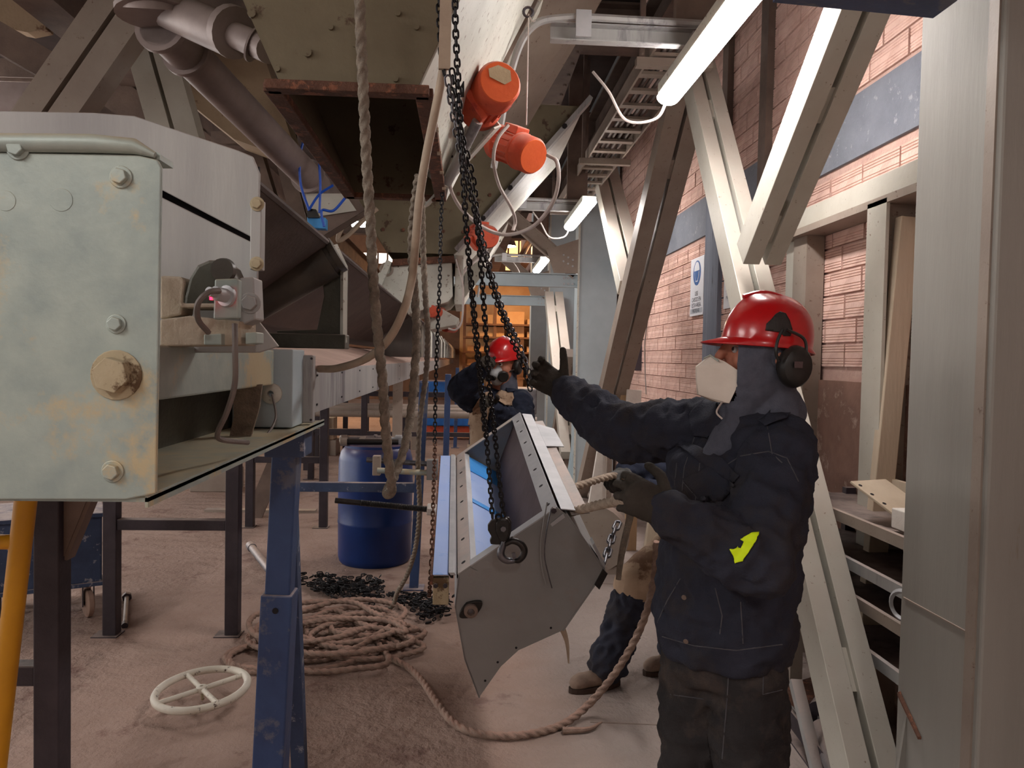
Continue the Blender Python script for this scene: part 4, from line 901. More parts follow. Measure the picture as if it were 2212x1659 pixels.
# two eared bearing flange on the front plate
c = C2(1017, 1314); ea = (C2(1046, 1296) - C2(990, 1333)).normalized(); eb = ea.cross(D)
m = MB(); pts = []
for k in range(24):
    a = 2 * math.pi * k / 24; ra = .042 * abs(math.cos(a)) ** 1.0; pts.append(c + ea * (.043 * math.cos(a)) + eb * (.026 * math.sin(a) * (1 - .35 * abs(math.cos(a)))))
m.prism(pts, -D * .012); bf = m.build('bearing_flange', 'black_thread', hc, bev=.002)
m = MB(); m.lathe(c - D * .012, -D, [(.022, 0), (.022, .012), (.012, .016), (.012, .004), (.001, .004)], 20); m.build('bearing_hub', 'dark_beam', bf)
m = MB(); m.cyl(c - D * .014, c - D * .02, .008, None, 12); m.build('shaft_end', 'chain_steel', bf)
# rods on the left
m = MB(); a, b = P(930, 1101, 2.95), P(724, 1081, 2.95); n = 120; L = (b - a).length
m.tube([a.lerp(b, i / n) for i in range(n + 1)], [(.0125 if i % 2 else .0098) if i < 88 else .0105 for i in range(n + 1)], 10); rd = m.build('threaded_rod', 'black_thread', hc)
m = MB(); m.hexb(P(942, 1102, 2.95), (b - a), .026, .035); m.build('rod_nut', 'white_board', rd, bev=.003)
a2, b2 = P(936, 1003, 3.55), P(792, 993, 3.55); m = MB(); m.cyl(a2, b2, .012, None, 12); m.build('guide_rod', 'chain_steel', hc)
a3, b3 = P(936, 1022, 3.5), P(815, 1016, 3.5); m = MB(); m.cyl(a3, b3, .013, None, 12); m.build('guide_rod', 'galv', hc)
m = MB(); p = P(814, 1005, 3.52); m.box(p, (.035, .04, .09)); m.build('rod_clamp', 'tan_steel', hc, bev=.003)
m = MB(); q0, q1 = P(930, 1014, 3.5), P(938, 1014, 3.5); m.box((q0 + q1) / 2, (.05, .05, .09)); m.build('rod_socket', 'chute_grey', hc)
# strap tail and side tab
m = MB(); m.tube(catmull([C2(1214, 1352, .1), C2(1222, 1385, .1), C2(1234, 1420, .1), C2(1238, 1468, .1)], 8), [.016 - .0135 * i / 24 for i in range(25)], 8); m.build('sling_tail', 'hose_tan', hc)
m = MB(); m.prism([C2(1280, 1178), C2(1284, 1172), C2(1308, 1222), C2(1304, 1230)], D * .05); m.build('side_tab', 'stainless', hc)
m = MB(); q = C2(1300, 1236); m.prism([C2(1284, 1262), C2(1302, 1228), C2(1312, 1238), C2(1294, 1272)], -D * .006); m.build('chain_lug', 'black_thread', hc)
for k, (uu, vv) in enumerate(((1115, 1409), (1075, 1440), (1048, 1480), (1190, 1366))):
    c = C2(uu, vv - 10) - D * .001; m = MB(); m.cyl(c, c - D * .001, .004, None, 8); m.build('edge_hole', 'black_gap', hc)
# ================================================================== HOIST BLOCK, CHAINS
YH = 2.28
hb = thing('hook_block', P(1080, 1180, YH), 'black chain hoist bottom block with steel hook on the grey chute', 'hoist hook')
def hp(pts, y, th): m = MB(); m.prism([P(u, v, y) for u, v in pts], (0, th, 0)); return m
hp([(1054, 1135), (1062, 1124), (1078, 1121), (1100, 1118), (1105, 1128), (1104, 1150), (1100, 1166), (1108, 1160), (1107, 1168), (1098, 1172), (1094, 1176), (1072, 1177), (1060, 1176), (1058, 1168), (1062, 1160), (1054, 1146)], YH, .02).build('rear_cheek', 'black_plastic', hb, bev=.003)
hp([(1072, 1130), (1080, 1122), (1096, 1121), (1102, 1130), (1101, 1150), (1096, 1166), (1088, 1172), (1080, 1168), (1072, 1150)], YH - .018, .02).build('front_cheek', 'black_plastic', hb, bev=.004)
m = MB(); q = P(1087, 1142, YH - .018); m.hexb(q, (0, -1, 0), .009, .008); m.build('axle_bolt', 'chain_steel', hb)
m = MB(); m.lathe(P(1077, 1117, YH), (0, 1, 0), [(.008, -.003), (.012, 0), (.008, .003), (.005, 0), (.008, -.003)], 12); m.build('lifting_eye', 'black_plastic', hb)
hk = [(1090, 1168), (1088, 1182), (1087, 1192), (1092, 1203), (1104, 1209), (1118, 1207), (1128, 1197), (1132, 1184), (1126, 1174), (1114, 1171), (1104, 1174)]
# hook drawn as a tapering bent bar
hk = [(1090, 1166), (1086, 1180), (1082, 1192), (1084, 1203), (1096, 1211), (1112, 1211)]
m = MB(); L = catmull([P(u, v, YH - .005) for u, v in hk], 6); m.tube(L, [.008 + .004 * math.sin(math.pi * i / (len(L) - 1)) for i in range(len(L))], 10); m.build('hook_shank', 'chain_steel', hb)
hk = [(1092, 1176), (1106, 1169), (1122, 1173), (1132, 1186), (1130, 1200), (1121, 1210), (1112, 1211)]
m = MB(); L = catmull([P(u, v, YH - .012) for u, v in hk], 6); m.tube(L, [.007 + .004 * math.sin(math.pi * i / (len(L) - 1)) for i in range(len(L))], 10); m.build('hook_bow', 'black_thread', hb)
m = MB(); m.prism([P(1105, 1196, YH - .02), P(1112, 1194, YH - .02), P(1116, 1206, YH - .02), P(1108, 1209, YH - .02)], (0, .01, 0)); m.build('safety_latch', 'chain_steel', hb)
def hchain(nm, pts, label, p=.0148, w=.0165, r=.0026, mat='chain_black', grp='hoist chains over the chute'):
    return chain(nm, [P(*q) for q in pts], p, w, r, mat, label, 'chain', grp)
hchain('hoist_chain', [(983, -30, 1.7), (984, 60, 1.72), (991, 200, 1.78), (999, 350, 1.85), (1008, 500, 1.93), (1021, 640, 2.02), (1037, 800, 2.12), (1051, 950, 2.32), (1058, 1040, 2.3), (1064, 1122, 2.28)], 'left black hoist chain running down to the hook block')
hchain('hoist_chain', [(976, 150, 1.8), (992, 280, 1.86), (1012, 400, 1.92), (1030, 480, 1.97), (1041, 600, 2.04), (1048, 700, 2.08), (1058, 840, 2.16), (1071, 960, 2.3), (1080, 1050, 2.29), (1088, 1120, 2.28)], 'right black hoist chain running down to the hook block')
hchain('hand_chain', [(967, 165, 1.75), (980, 250, 1.8), (995, 330, 1.87), (1018, 420, 1.97), (1040, 510, 2.08), (1064, 600, 2.2), (1090, 680, 2.32), (1120, 740, 2.5), (1142, 800, 2.5), (1152, 845, 2.5)], 'steel hand chain pulled aside by the dark glove, upper strand', .020, .0185, .0026, 'chain_steel', 'hand chains pulled by the worker')
hchain('hand_chain', [(972, 190, 1.78), (998, 300, 1.86), (1022, 390, 1.95), (1030, 470, 2.05), (1050, 570, 2.16), (1076, 660, 2.28), (1104, 730, 2.42), (1130, 790, 2.52), (1148, 850, 2.5)], 'steel hand chain pulled aside by the dark glove, lower strand', .020, .0185, .0026, 'chain_black', 'hand chains pulled by the worker')
hchain('hand_chain', [(1012, 560, 2.9), (1020, 660, 2.88), (1031, 780, 2.86), (1040, 860, 2.85), (1046, 930, 2.84)], 'loose chain end close behind the left hoist chain', .0165, .018, .0028, 'chain_black')
hchain('slack_chain', [(958, 380, 3.4), (953, 470, 3.4), (950, 600, 3.4), (944, 750, 3.4), (941, 850, 3.4), (939, 960, 3.38)], 'thin dark chain hanging straight in front of the cream chute', .018, .019, .003, 'chain_black', 'straight hanging chain')
hchain('rusty_chain', [(940, 955, 2.95), (937, 1050, 2.75), (934, 1150, 2.6), (931, 1230, 2.55), (927, 1290, 2.7)], 'rusty chain hanging along the blue film plate', .018, .016, .0026, 'chain_rust', 'straight hanging chain')
hchain('thin_chain', [(948, -20, 2.0), (950, 60, 2.0), (955, 130, 2.0), (962, 170, 1.99)], 'short dark chain at the top edge beside the tan hose', .018, .018, .0028, 'chain_black')
chain('shackle_chain', [P(1336, 1128, 2.7), P(1322, 1160, 2.6), P(1314, 1190, 2.5), P(1306, 1215, 2.43), P(1298, 1250, 2.39)], .052, .03, .0052, 'chain_steel', 'short steel chain at the right corner of the chute', 'chain')
for i, pts in enumerate(([(1182, 1085, 2.36), (1174, 1130, 2.35), (1168, 1180, 2.36), (1172, 1230, 2.37), (1180, 1262, 2.38)], [(1190, 1100, 2.36), (1180, 1150, 2.34), (1176, 1200, 2.35), (1184, 1240, 2.36), (1192, 1270, 2.38)])):
    m = MB(); m.tube(catmull([P(*q) for q in pts], 8), .0022, 6); m.build('steel_wire', 'chain_steel' if i else 'chute_grey', label=('dark sling wire hanging over the chute front', 'bright sling wire hanging over the chute front')[i], cat='wire')
# chain heap on the floor
m = MB(); lm = link_mesh(.03, .022, .0042, 'chain_black'); vs0 = [q.co.copy() for q in lm.vertices]; fs0 = [list(q.vertices) for q in lm.polygons]
path = [(650, 1262), (700, 1258), (740, 1270), (800, 1262), (815, 1275), (770, 1285), (720, 1282), (680, 1272), (760, 1290), (830, 1300), (880, 1305), (930, 1300), (965, 1300), (940, 1312), (910, 1322), (930, 1335), (960, 1320), (900, 1310), (850, 1295)]
base = catmull([G(u, v, .02) for u, v in path], 12); rs = resample(base, .03)
for lay in range(5):
    for i in range(len(rs) - 1):
        p = rs[i] + V((random.gauss(0, .03), random.gauss(0, .05), .004 + .011 * lay + random.random() * .012)); d = (rs[i + 1] - rs[i]).normalized()
        R = Matrix.Rotation(random.uniform(-.7, .7), 3, 'Z') @ d.to_track_quat('Z', 'Y').to_matrix() @ Matrix.Rotation(random.uniform(0, 3), 3, 'Z')
        m.add([p + R @ q for q in vs0], fs0, True)
for q in m.v: q.z = max(q.z, .002)
m.build('chain_heap', 'chain_black', label='heap of dark chain lying on the dusty floor behind the rope coil', cat='chain', kind='stuff')
# ================================================================== ROPES
def rope(nm, pts, r, mat, label, pitch=.085, cat='rope'):
    m = MB(); m.rope(pts, r, pitch); return m.build(nm, mat, label=label, cat=cat)
rope('hanging_rope', [P(777, -40, 2.0), P(779, 60, 2.0), P(785, 200, 2.02), P(792, 350, 2.05), P(800, 480, 2.08), P(806, 600, 2.1), P(816, 720, 2.12), P(827, 830, 2.14), P(833, 930, 2.16), P(841, 1010, 2.18), P(846, 1050, 2.19), P(843, 1066, 2.22), P(836, 1066, 2.27), P(841, 1050, 2.34), P(858, 1015, 2.4), P(878, 950, 2.45), P(889, 880, 2.5), P(896, 800, 2.5), P(900, 720, 2.52), P(896, 640, 2.52), P(890, 560, 2.4), P(893, 470, 2.3), P(905, 380, 2.15)], .0145, 'rope_old', 'thick grey rope hanging down and looping back up in front of the drum')
rope('slack_rope', [P(908, 380, 3.0), P(912, 450, 3.0), P(914, 540, 3.05), P(919, 640, 3.1), P(924, 720, 3.15), P(920, 810, 3.3), P(908, 900, 3.4), P(903, 1000, 3.5), P(906, 1100, 3.7), P(898, 1180, 3.9), P(880, 1240, 4.1), P(858, 1280, 4.3), G(845, 1312, .02), G(800, 1330, .03)], .0125, 'rope_old', 'thinner rope hanging beside the loop and ending in the coil', .075)
m = MB(); m.tube(catmull([P(962, -30, 2.02), P(962, 60, 2.02), P(957, 150, 2.02), P(938, 250, 2.04), P(920, 340, 2.06), P(906, 430, 2.08), P(898, 520, 2.1), P(890, 600, 2.18), P(872, 670, 2.15), P(838, 735, 2.15), P(790, 775, 2.2), P(730, 795, 2.3), P(690, 797, 2.4)], 10), .0115, 10); m.build('tan_hose', 'hose_tan', label='smooth tan hose curving from the top down onto the conveyor apron', cat='hose')
m = MB(); m.bar(P(964, -30, 1.99), P(960, 150, 1.99), .03, .012, V((0, 1, 0))); m.build('webbing_sling', 'hose_tan', label='flat tan webbing hanging at the top beside the hoist chain', cat='sling')
# rope coil: several loops thrown on the floor
pts = []; rr = random.Random(3)
cc = G(730, 1395)
n = 0
for k in range(13):
    cx = cc.x + rr.uniform(-.22, .16); cy = cc.y + rr.uniform(-.2, .2); ra = rr.uniform(.18, .36); rb = rr.uniform(.16, .36); a0 = rr.uniform(0, .6)
    for j in range(9):
        a = a0 + 2 * math.pi * j / 9
        pts.append(V((cx + ra * math.cos(a), cy + rb * math.sin(a), .018 + .007 * k + .006 * math.sin(a * 3 + k))))
lead = [G(620, 1440, .016), G(560, 1452, .016), G(505, 1440, .016), G(488, 1418, .016), G(520, 1400, .016), G(580, 1400, .016), G(640, 1420, .016)]
m = MB(); m.rope(lead + pts, .0165, .085, 10); m.build('rope_coil', 'rope_floor', label='dusty coil of thick rope heaped on the floor', cat='rope')
rope('floor_rope', [P(1419, 1170, 3.25), P(1413, 1250, 3.28), P(1388, 1345, 3.3), P(1338, 1440, 3.32), P(1275, 1518, 3.36), G(1215, 1565, .018), G(1130, 1588, .018), G(1040, 1586, .018), G(985, 1565, .018), G(945, 1520, .018), G(915, 1475, .018), G(880, 1440, .018), G(840, 1420, .02)], .0175, 'rope_floor', 'thick rope sagging from behind the front worker down along the floor')
rope('pull_rope', [P(1196, 1068, 3.0), P(1250, 1050, 3.2), P(1300, 1034, 3.4), P(1332, 1028, 3.52), P(1352, 1040, 3.55), P(1368, 1062, 3.55)], .017, 'rope_light', 'upper light rope pulled tight from the chute to the gloved hand')
rope('pull_rope', [P(1206, 1114, 2.55), P(1260, 1099, 2.35), P(1310, 1087, 2.15), P(1360, 1077, 1.95), P(1392, 1071, 1.85)], .0145, 'rope_light', 'lower light rope pulled tight from the chute towards the front worker')
m = MB(); m.tube(catmull([P(1366, 1085, 3.4), P(1360, 1120, 3.4), P(1346, 1180, 3.4), P(1338, 1230, 3.4), P(1336, 1252, 3.4)], 8), [.018 - .006 * i / 32 for i in range(33)], 8); m.build('strap_end', 'rope_old', label='dark strap end hanging below the two tight ropes', cat='strap')
m = MB(); m.tube(catmull([G(1215, 1578, .014), G(1270, 1575, .014), G(1300, 1560, .014)], 8), [.016 - .012 * i / 16 for i in range(17)], 8); m.build('rope_end', 'rope_floor', label='frayed rope end lying on the floor under the sagging rope', cat='rope')
# ================================================================== THINGS ON THE FLOOR
# hand wheel
c = G(436, 1488, .085); tilt = Matrix.Rotation(math.radians(-3), 3, 'Y') @ Matrix.Rotation(math.radians(3), 3, 'X')
t = thing('valve_handwheel', V((c.x, c.y, 0)), 'white spoked valve hand wheel lying on the floor', 'hand wheel'); ax = tilt @ Z
Rw = .196; m = MB(); x_ = tilt @ V((1, 0, 0)); y_ = tilt @ V((0, 1, 0))
m.tube([c + x_ * Rw * math.cos(2 * math.pi * k / 48) + y_ * Rw * math.sin(2 * math.pi * k / 48) for k in range(48)], .017, 10, closed=True); m.build('rim', 'wheel_white', t)
for k in range(4):
    a = math.radians(38 + 90 * k); d = x_ * math.cos(a) + y_ * math.sin(a); m = MB(); m.cyl(c + d * .015, c + d * (Rw - .008), .011, .012, 10); m.build('spoke', 'wheel_white', t)
m = MB(); m.lathe(c - ax * .015, ax, [(.018, 0), (.024, .004), (.024, .026), (.018, .03), (.008, .03), (.008, .01)], 16); m.build('hub', 'wheel_white', t)
m = MB(); m.cyl(c - ax * .015, c - ax * .05, .008, None, 8); m.build('hub_stem', 'yellow_primer', t)
# long bolt
a = G(274, 1290, .02); b = G(270, 1346, .014); t = thing('long_bolt', V((a.x, a.y, 0)), 'long steel bolt lying on the floor beside the trestle leg', 'bolt')
m = MB(); m.cyl(a, b, .014, None, 12); m.build('shank', 'tan_steel', t)
m = MB(); d = (a - b).normalized(); m.cyl(a - d * .01, a + d * .03, .03, None, 6, False); m.build('head', 'dark_steel', t, bev=.003)
m = MB(); m.cyl(b - d * .05, b, .018, None, 12); m.build('nut', 'dark_steel', t)
# pipe piece
a, b = G(545, 1184, .03), G(592, 1244, .03); m = MB(); m.cyl(a, b, .03, None, 16); m.cyl(a - (b - a).normalized() * .1, a, .036, None, 16); m.build('pipe_piece', 'pipe_grey', label='grey pipe piece lying on the floor behind the blue leg', cat='pipe')
# drum
dc = V((-.69, 6.05, 0)); t = thing('plastic_drum', dc, 'blue plastic drum standing under the conveyor', 'drum')
pr = [(.001, .0), (.262, .0), (.275, .015), (.283, .05), (.286, .30), (.289, .31), (.289, .325), (.286, .335), (.288, .60), (.291, .61), (.291, .625), (.288, .635), (.284, .80), (.268, .865), (.240, .895), (.240, .915), (.225, .92), (.222, .90), (.001, .895)]
m = MB(); m.lathe(dc, Z, pr, 40); m.build('body', 'blue_drum', t)
m = MB(); m.cyl(dc + V((.1, -.1, .895)), dc + V((.1, -.1, .915)), .035, None, 14); m.build('bung', 'blue_drum', t)
for i, (dx, dy, ang, L, r, mat, lab) in enumerate(((-.04, -.10, .1, .44, .022, 'black_plastic', 'black pipe lying on the drum lid at the front'), (.06, .02, -.15, .40, .02, 'pipe_grey', 'grey pipe lying across the drum lid'), (-.12, .06, .4, .34, .026, 'dark_steel', 'dark bolt bar at the left of the drum lid'))):
    q = dc + V((dx, dy, .92 + r)); d = V((math.cos(ang), math.sin(ang), 0)); t = thing('pipe_tool', q - Z * r, lab, 'pipe')
    m = MB(); m.cyl(q - d * L / 2, q + d * L / 2, r, None, 12); m.build('bar', mat, t)
    m = MB(); m.cyl(q - d * L / 2, q - d * (L / 2 - .05), r * 1.5, None, 6 if i else 14, False); m.build('coupling', 'tan_steel', t)
    m = MB(); m.cyl(q + d * L * .3, q + d * L * .36, r * 1.35, None, 12); m.build('collar', mat, t)
q = dc + V((.17, -.02, .922)); m = MB(); m.bx(q.x - .05, q.x + .06, q.y - .03, q.y + .03, q.z, q.z + .05); m.bx(q.x - .02, q.x + .03, q.y - .04, q.y + .04, q.z + .05, q.z + .065); m.build('steel_block', 'stainless', label='small bright steel block on the right of the drum lid', cat='block')
# blue cart with casters
t = thing('blue_cart', V((-2.42, 4.75, 0)), 'blue steel box cart on casters behind the near trestle', 'cart')
Rc = Matrix.Rotation(math.radians(28), 3, 'Z'); o = V((-2.50, 4.80, 0))
def cb(x0, x1, y0, y1, z0, z1, nm, mat, bev=.004):
    m = MB(); m.box(o + Rc @ V(((x0 + x1) / 2, (y0 + y1) / 2, (z0 + z1) / 2)), (x1 - x0, y1 - y0, z1 - z0), Rc); return m.build(nm, mat, t, bev=bev)
cb(-.30, .26, -.24, .30, .215, .62, 'tub', 'blue_cart', .01); cb(-.32, .28, -.26, .32, .61, .635, 'rim', 'blue_cart'); cb(-.31, .27, -.25, .31, .195, .22, 'base_rim', 'blue_cart')
cb(-.06, .02, -.285, -.255, .52, .60, 'latch', 'dark_steel'); cb(-.10, -.04, -.20, -.16, .635, .69, 'handle_lug', 'blue_paint')
for x in (-.22, .19):
    for y in (-.19, .24):
        q = o + Rc @ V((x, y, .085)); d = Rc @ V((1, .2, 0)).normalized()
        m = MB(); m.lathe(q - d * .02, d, [(.012, 0), (.07, 0), (.084, .008), (.084, .032), (.07, .04), (.012, .04)], 24); cw = m.build('caster_wheel', 'caster_tan', t)
        m = MB(); m.box(q + Z * .05 + d * .03, (.006, .05, .13), Rc); m.box(q + Z * .05 - d * .03, (.006, .05, .13), Rc); m.box(q + Z * .112, (.07, .06, .008), Rc); m.build('caster_fork', 'dark_steel', cw)
q = o + Rc @ V((-.42, -.1, 0)); m = MB(); m.lathe(q + Z * .0, Z, [(.001, .0), (.06, 0), (.075, .02), (.075, .22), (.05, .28), (.02, .30), (.02, .34), (.001, .34)], 18); m.build('white_jug', 'white_board', label='pale jug standing left of the blue cart', cat='jug')
# yellow ladder frame
t = thing('yellow_ladder', P(-40, 1560, 1.9) * 1 - Z * 0, 'yellow tube ladder frame at the left edge of the photo', 'ladder')
a, b = P(58, 1060, 1.9), P(-8, 1640, 1.9); d = (b - a).normalized(); foot = a + d * ((a.z - .0) / -d.z)
m = MB(); m.cyl(a - d * .1, foot, .0245, None, 18); m.build('stile', 'yellow_paint', t)
for z in (.35, .62, .89, 1.16):
    q = a + d * ((a.z - z) / -d.z); 
for v in (1170, 1420):
    q = a + d * ((v - 1060) / 580.0 * (b - a).length); m = MB(); m.cyl(q, q + V((-.5, 0, 0)), .018, None, 14); m.build('rung', 'yellow_paint', t)
m = MB(); m.cyl(a - d * .1 + V((-.5, 0, 0)), foot + V((-.5, 0, 0)), .0245, None, 18); m.build('stile', 'yellow_paint', t)
# small tray box on the right floor
t = thing('tray_box', G(1305, 1130), 'small open steel tray box full of debris on the floor by the braces', 'tray'); q = G(1300, 1128); w = .17
for x0, x1, y0, y1 in ((-w, w, -.01, .01), (-w, w, .30, .32), (-w, -w + .015, 0, .31), (w - .015, w, 0, .31)):
    m = MB(); m.bx(q.x + x0 * .6, q.x + x1 * .6, q.y + y0, q.y + y1, 0.0, .14); m.build('side', 'tan_steel', t)
m = MB(); m.bx(q.x - w * .6, q.x + w * .6, q.y, q.y + .31, 0.002, .07); m.build('debris_fill', 'plaster_dirty', t)
for k in range(8):
    m = MB(); p = q + V((random.uniform(-.07, .07), random.uniform(.05, .26), .07)); m.box(p, (.03, .025, .02), Matrix.Rotation(k, 3, 'Z')); m.build('debris_piece', 'dark_beam', t)
# boards leaning behind the workers
for i, (u0, v0, u1, v1, y, w, th, mat, lab) in enumerate((
        (1322, 880, 1340, 770, 7.6, .16, .05, 'white_board', 'short white board leaning beside the tan brace'),
        (1348, 900, 1347, 800, 7.5, .07, .05, 'wood_tan', 'upright tan batten leaning beside the white board'),
        (1366, 900, 1370, 842, 7.4, .14, .05, 'white_board', 'second short white board near the brick wall'),
        (1418, 1160, 1452, 930, 5.6, .16, .06, 'wood', 'pale plank leaning behind the rope puller, left one'),
        (1448, 1150, 1478, 930, 5.5, .14, .06, 'wood', 'pale plank leaning behind the rope puller, right one'),
        (1362, 1150, 1368, 960, 6.4, .10, .04, 'wood_tan', 'narrow tan plank standing behind the gloved hands'),
        (1905, 1050, 1962, 470, 3.25, .09, .05, 'wood', 'long pale board leaning in the door frame beside the big column'))):
    a, b = P(u0, v0, y), P(u1, v1, y); a = a + (a - b) * max(0, (a.z) / max(.01, (b.z - a.z)))
    a.z = max(a.z, 0.0); m = MB(); m.bar(a, b, w, th, V((0, 1, 0))); m.build('leaning_board', mat, bev=.004, label=lab, cat='board')
t = thing('work_bench', P(1390, 1000, 7.4) * 1, 'low grey bench with stacked planks by the brick wall', 'bench'); q = G(1390, 1130)
q = V((1.62, 7.5, 0)); t.location = q; WORLD[t.name] = q
m = MB(); m.bx(1.35, 1.90, 7.2, 7.8, 1.02, 1.07); m.build('top', 'tan_steel', t)
for x in (1.38, 1.85):
    for y in (7.24, 7.76):
        m = MB(); m.bx(x - .025, x + .025, y - .025, y + .025, 0, 1.02); m.build('leg', 'tan_steel', t)
t = thing('pump_casing', V((1.05, 5.9, 0)), 'round tan pump casing on the floor behind the ropes', 'machine')
m = MB(); m.lathe((1.05, 5.9, .26), (-.3, -1, 0), [(.001, 0), (.12, 0), (.13, .02), (.20, .04), (.25, .06), (.25, .22), (.001, .22)], 28); m.build('casing', 'tan_steel', t)
m = MB(); m.bx(.88, 1.22, 5.66, 6.1, 0, .06); m.build('base', 'tan_steel', t)
# right hand rack with stored parts
t = thing('storage_shelf', V((1.70, 3.0, 0)), 'steel shelf with flat rails between the near brace and the big column', 'shelf')
for k, z in enumerate((.98, .80, .66, .48)):
    m = MB(); m.bx(1.60, 1.62, 2.55, 3.7, z - .045, z); m.build('rail', 'galv_blue' if k % 2 else 'tan_steel', t)
    m = MB(); m.bx(1.62, 1.93, 2.55, 3.7, z - .02, z - .01); m.build('shelf_plate', 'dark_steel', t)
for y in (2.57, 3.68):
    m = MB(); m.bx(1.88, 1.93, y - .02, y + .02, 0, 1.0); m.build('post', 'dark_steel', t)
    m = MB(); m.bx(1.61, 1.65, y - .02, y + .02, 0, 1.0); m.build('post', 'dark_steel', t)
t = thing('marked_board', V((1.87, 3.1, .99)), 'pale board with scribbled black writing standing on the shelf', 'board')
m = MB(); m.bx(1.86, 1.885, 2.7, 3.5, .985, 1.11); m.build('panel', 'wood', t)
text_mesh('DANCE', .06, XD, YD, (1.859, 3.06, 1.05), 'scribble', 'sign_ink', t)
RP = Matrix.Rotation(.35, 3, 'Z') @ Matrix.Rotation(.42, 3, 'X'); CP = V((1.72, 2.98, 1.07)); m = MB(); m.box(CP, (.20, .26, .01), RP); pp = m.build('perforated_plate', 'wood', label='pale plate with a row of holes lying on the shelf', cat='plate', bev=.002)
for k in range(4):
    h = MB(); q = CP + RP @ V((-.08, -.10 + .065 * k, .005)); nn = RP @ Z; h.cyl(q, q + nn * .001, .008, None, 10); h.build('punched_hole', 'black_gap', pp)
m = MB(); m.bx(1.64, 1.84, 2.62, 2.84, .985, 1.06); m.build('white_carton', 'white_board', label='white block on the shelf beside the perforated plate', cat='box', bev=.004)
m = MB(); m.lathe((1.60, 2.66, .74), (-1, -.4, 0), [(.05, 0), (.06, .01), (.05, .02), (.042, .01), (.05, 0)], 24); m.build('metal_ring', 'stainless', label='shiny metal ring hanging on the shelf rail', cat='ring')
# profiles and pipes on the floor at lower right
for i, (a, b, w, h, mat, lab) in enumerate((
        (G(1690, 1480, .03), G(1880, 1700, .03), .05, .05, 'galv_blue', 'bright edged steel angle lying on the floor at lower right'),
        (G(1672, 1520, .04), G(1800, 1690, .04), .05, .08, 'dark_steel', 'dark steel profile beside the bright angle on the floor'),
        (G(1840, 1560, .03), G(1930, 1680, .03), .09, .05, 'dark_beam', 'rust brown profile at the foot of the near brace'))):
    m = MB(); m.prof(a, b, [(-w / 2, -h / 2), (w / 2, -h / 2), (w / 2, -h / 2 + .008), (-w / 2 + .008, -h / 2 + .008), (-w / 2 + .008, h / 2), (-w / 2, h / 2)]); m.build('steel_profile', mat, label=lab, cat='profile')
a, b = P(1718, 1470, 3.15), P(1775, 1700, 2.85); m = MB(); m.bar(a, b, .05, .03, V((0, 1, 0))); m.build('flat_bar', 'galv_blue', label='grey flat bar leaning on the pipes at lower right', cat='bar')
a, b = G(1778, 1580, .055), G(1828, 1690, .055); m = MB(); m.cyl(a, b, .055, None, 24); m.build('pipe_section', 'pipe_grey', label='grey pipe section lying nearest at lower right', cat='pipe')
a, b = G(1772, 1545, .06), G(1815, 1485, .07); m = MB(); m.cyl(a, b, .06, None, 24); m.build('pipe_section', 'dark_steel', label='dark pipe section behind the grey one at lower right', cat='pipe')
m = MB(); m.box(G(1760, 1500, .04), (.3, .2, .05), Matrix.Rotation(.5, 3, 'Z')); m.build('scrap_plate', 'rust', label='rusty scrap plate among the pipes at lower right', cat='plate')
a, b = P(1735, 1260, 3.9), P(1718, 1440, 3.9); m = MB(); m.bx(1.60, 1.66, 3.6, 3.68, 0, 1.2); m.build('tan_post', 'tan_steel', label='tan square post behind the front worker at the wall', cat='post')
# ================================================================== FAR BACKGROUND
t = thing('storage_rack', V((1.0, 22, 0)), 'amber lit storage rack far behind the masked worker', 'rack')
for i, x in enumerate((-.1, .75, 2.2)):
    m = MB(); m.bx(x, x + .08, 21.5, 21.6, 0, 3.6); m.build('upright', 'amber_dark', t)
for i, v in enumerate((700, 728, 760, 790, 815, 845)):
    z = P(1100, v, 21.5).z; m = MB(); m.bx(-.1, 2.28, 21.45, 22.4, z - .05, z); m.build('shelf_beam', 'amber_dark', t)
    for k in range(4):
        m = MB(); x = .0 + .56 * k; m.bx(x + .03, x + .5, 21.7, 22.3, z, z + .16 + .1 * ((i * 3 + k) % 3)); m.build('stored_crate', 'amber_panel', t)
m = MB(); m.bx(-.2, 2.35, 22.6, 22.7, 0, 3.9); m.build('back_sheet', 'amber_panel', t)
t = thing('roller_bench', V((-1.0, 12, 0)), 'far roller bench with pipes under the conveyor', 'bench')
for y in (10.8, 11.6, 12.4):
    m = MB(); m.cyl((-2.6, y, .80), (.35, y, .80), .05, None, 12); m.build('pipe', 'tan_steel', t)
    for x in (-2.2, -.9, .2):
        m = MB(); m.bx(x - .03, x + .03, y - .03, y + .03, 0, .76); m.build('leg', 'dark_steel', t)
m = MB(); m.bx(-2.6, .35, 10.7, 10.76, 1.05, 1.12); m.build('rail', 'dark_steel', t)
m = MB(); m.bx(-2.6, .35, 10.7, 10.76, .5, .56); m.build('rail', 'dark_steel', t)
t = thing('blue_machine', V((-.1, 15, 0)), 'blue machine with orange base beyond the blue legs', 'machine')
m = MB(); m.bx(-.9, .35, 14.8, 15.6, .85, 1.15); m.build('table', 'machine_blue', t, bev=.02)
m = MB(); m.bx(-.8, .25, 14.7, 15.5, .30, .55); m.build('drawer_box', 'machine_blue', t, bev=.02)
m = MB(); m.bx(-.85, .3, 14.9, 15.5, .1, .28); m.build('base', 'red_orange', t, bev=.01)
for x in (-.8, .25):
    m = MB(); m.bx(x - .05, x + .05, 15, 15.1, 0, .85); m.build('leg', 'dark_steel', t)
t = thing('grey_machine', V((.75, 12.3, 0)), 'grey machine block with a pipe union behind the masked worker', 'machine')
m = MB(); m.bx(.55, 1.05, 11.8, 12.6, .0, .55); m.build('base', 'tan_steel', t, bev=.01)
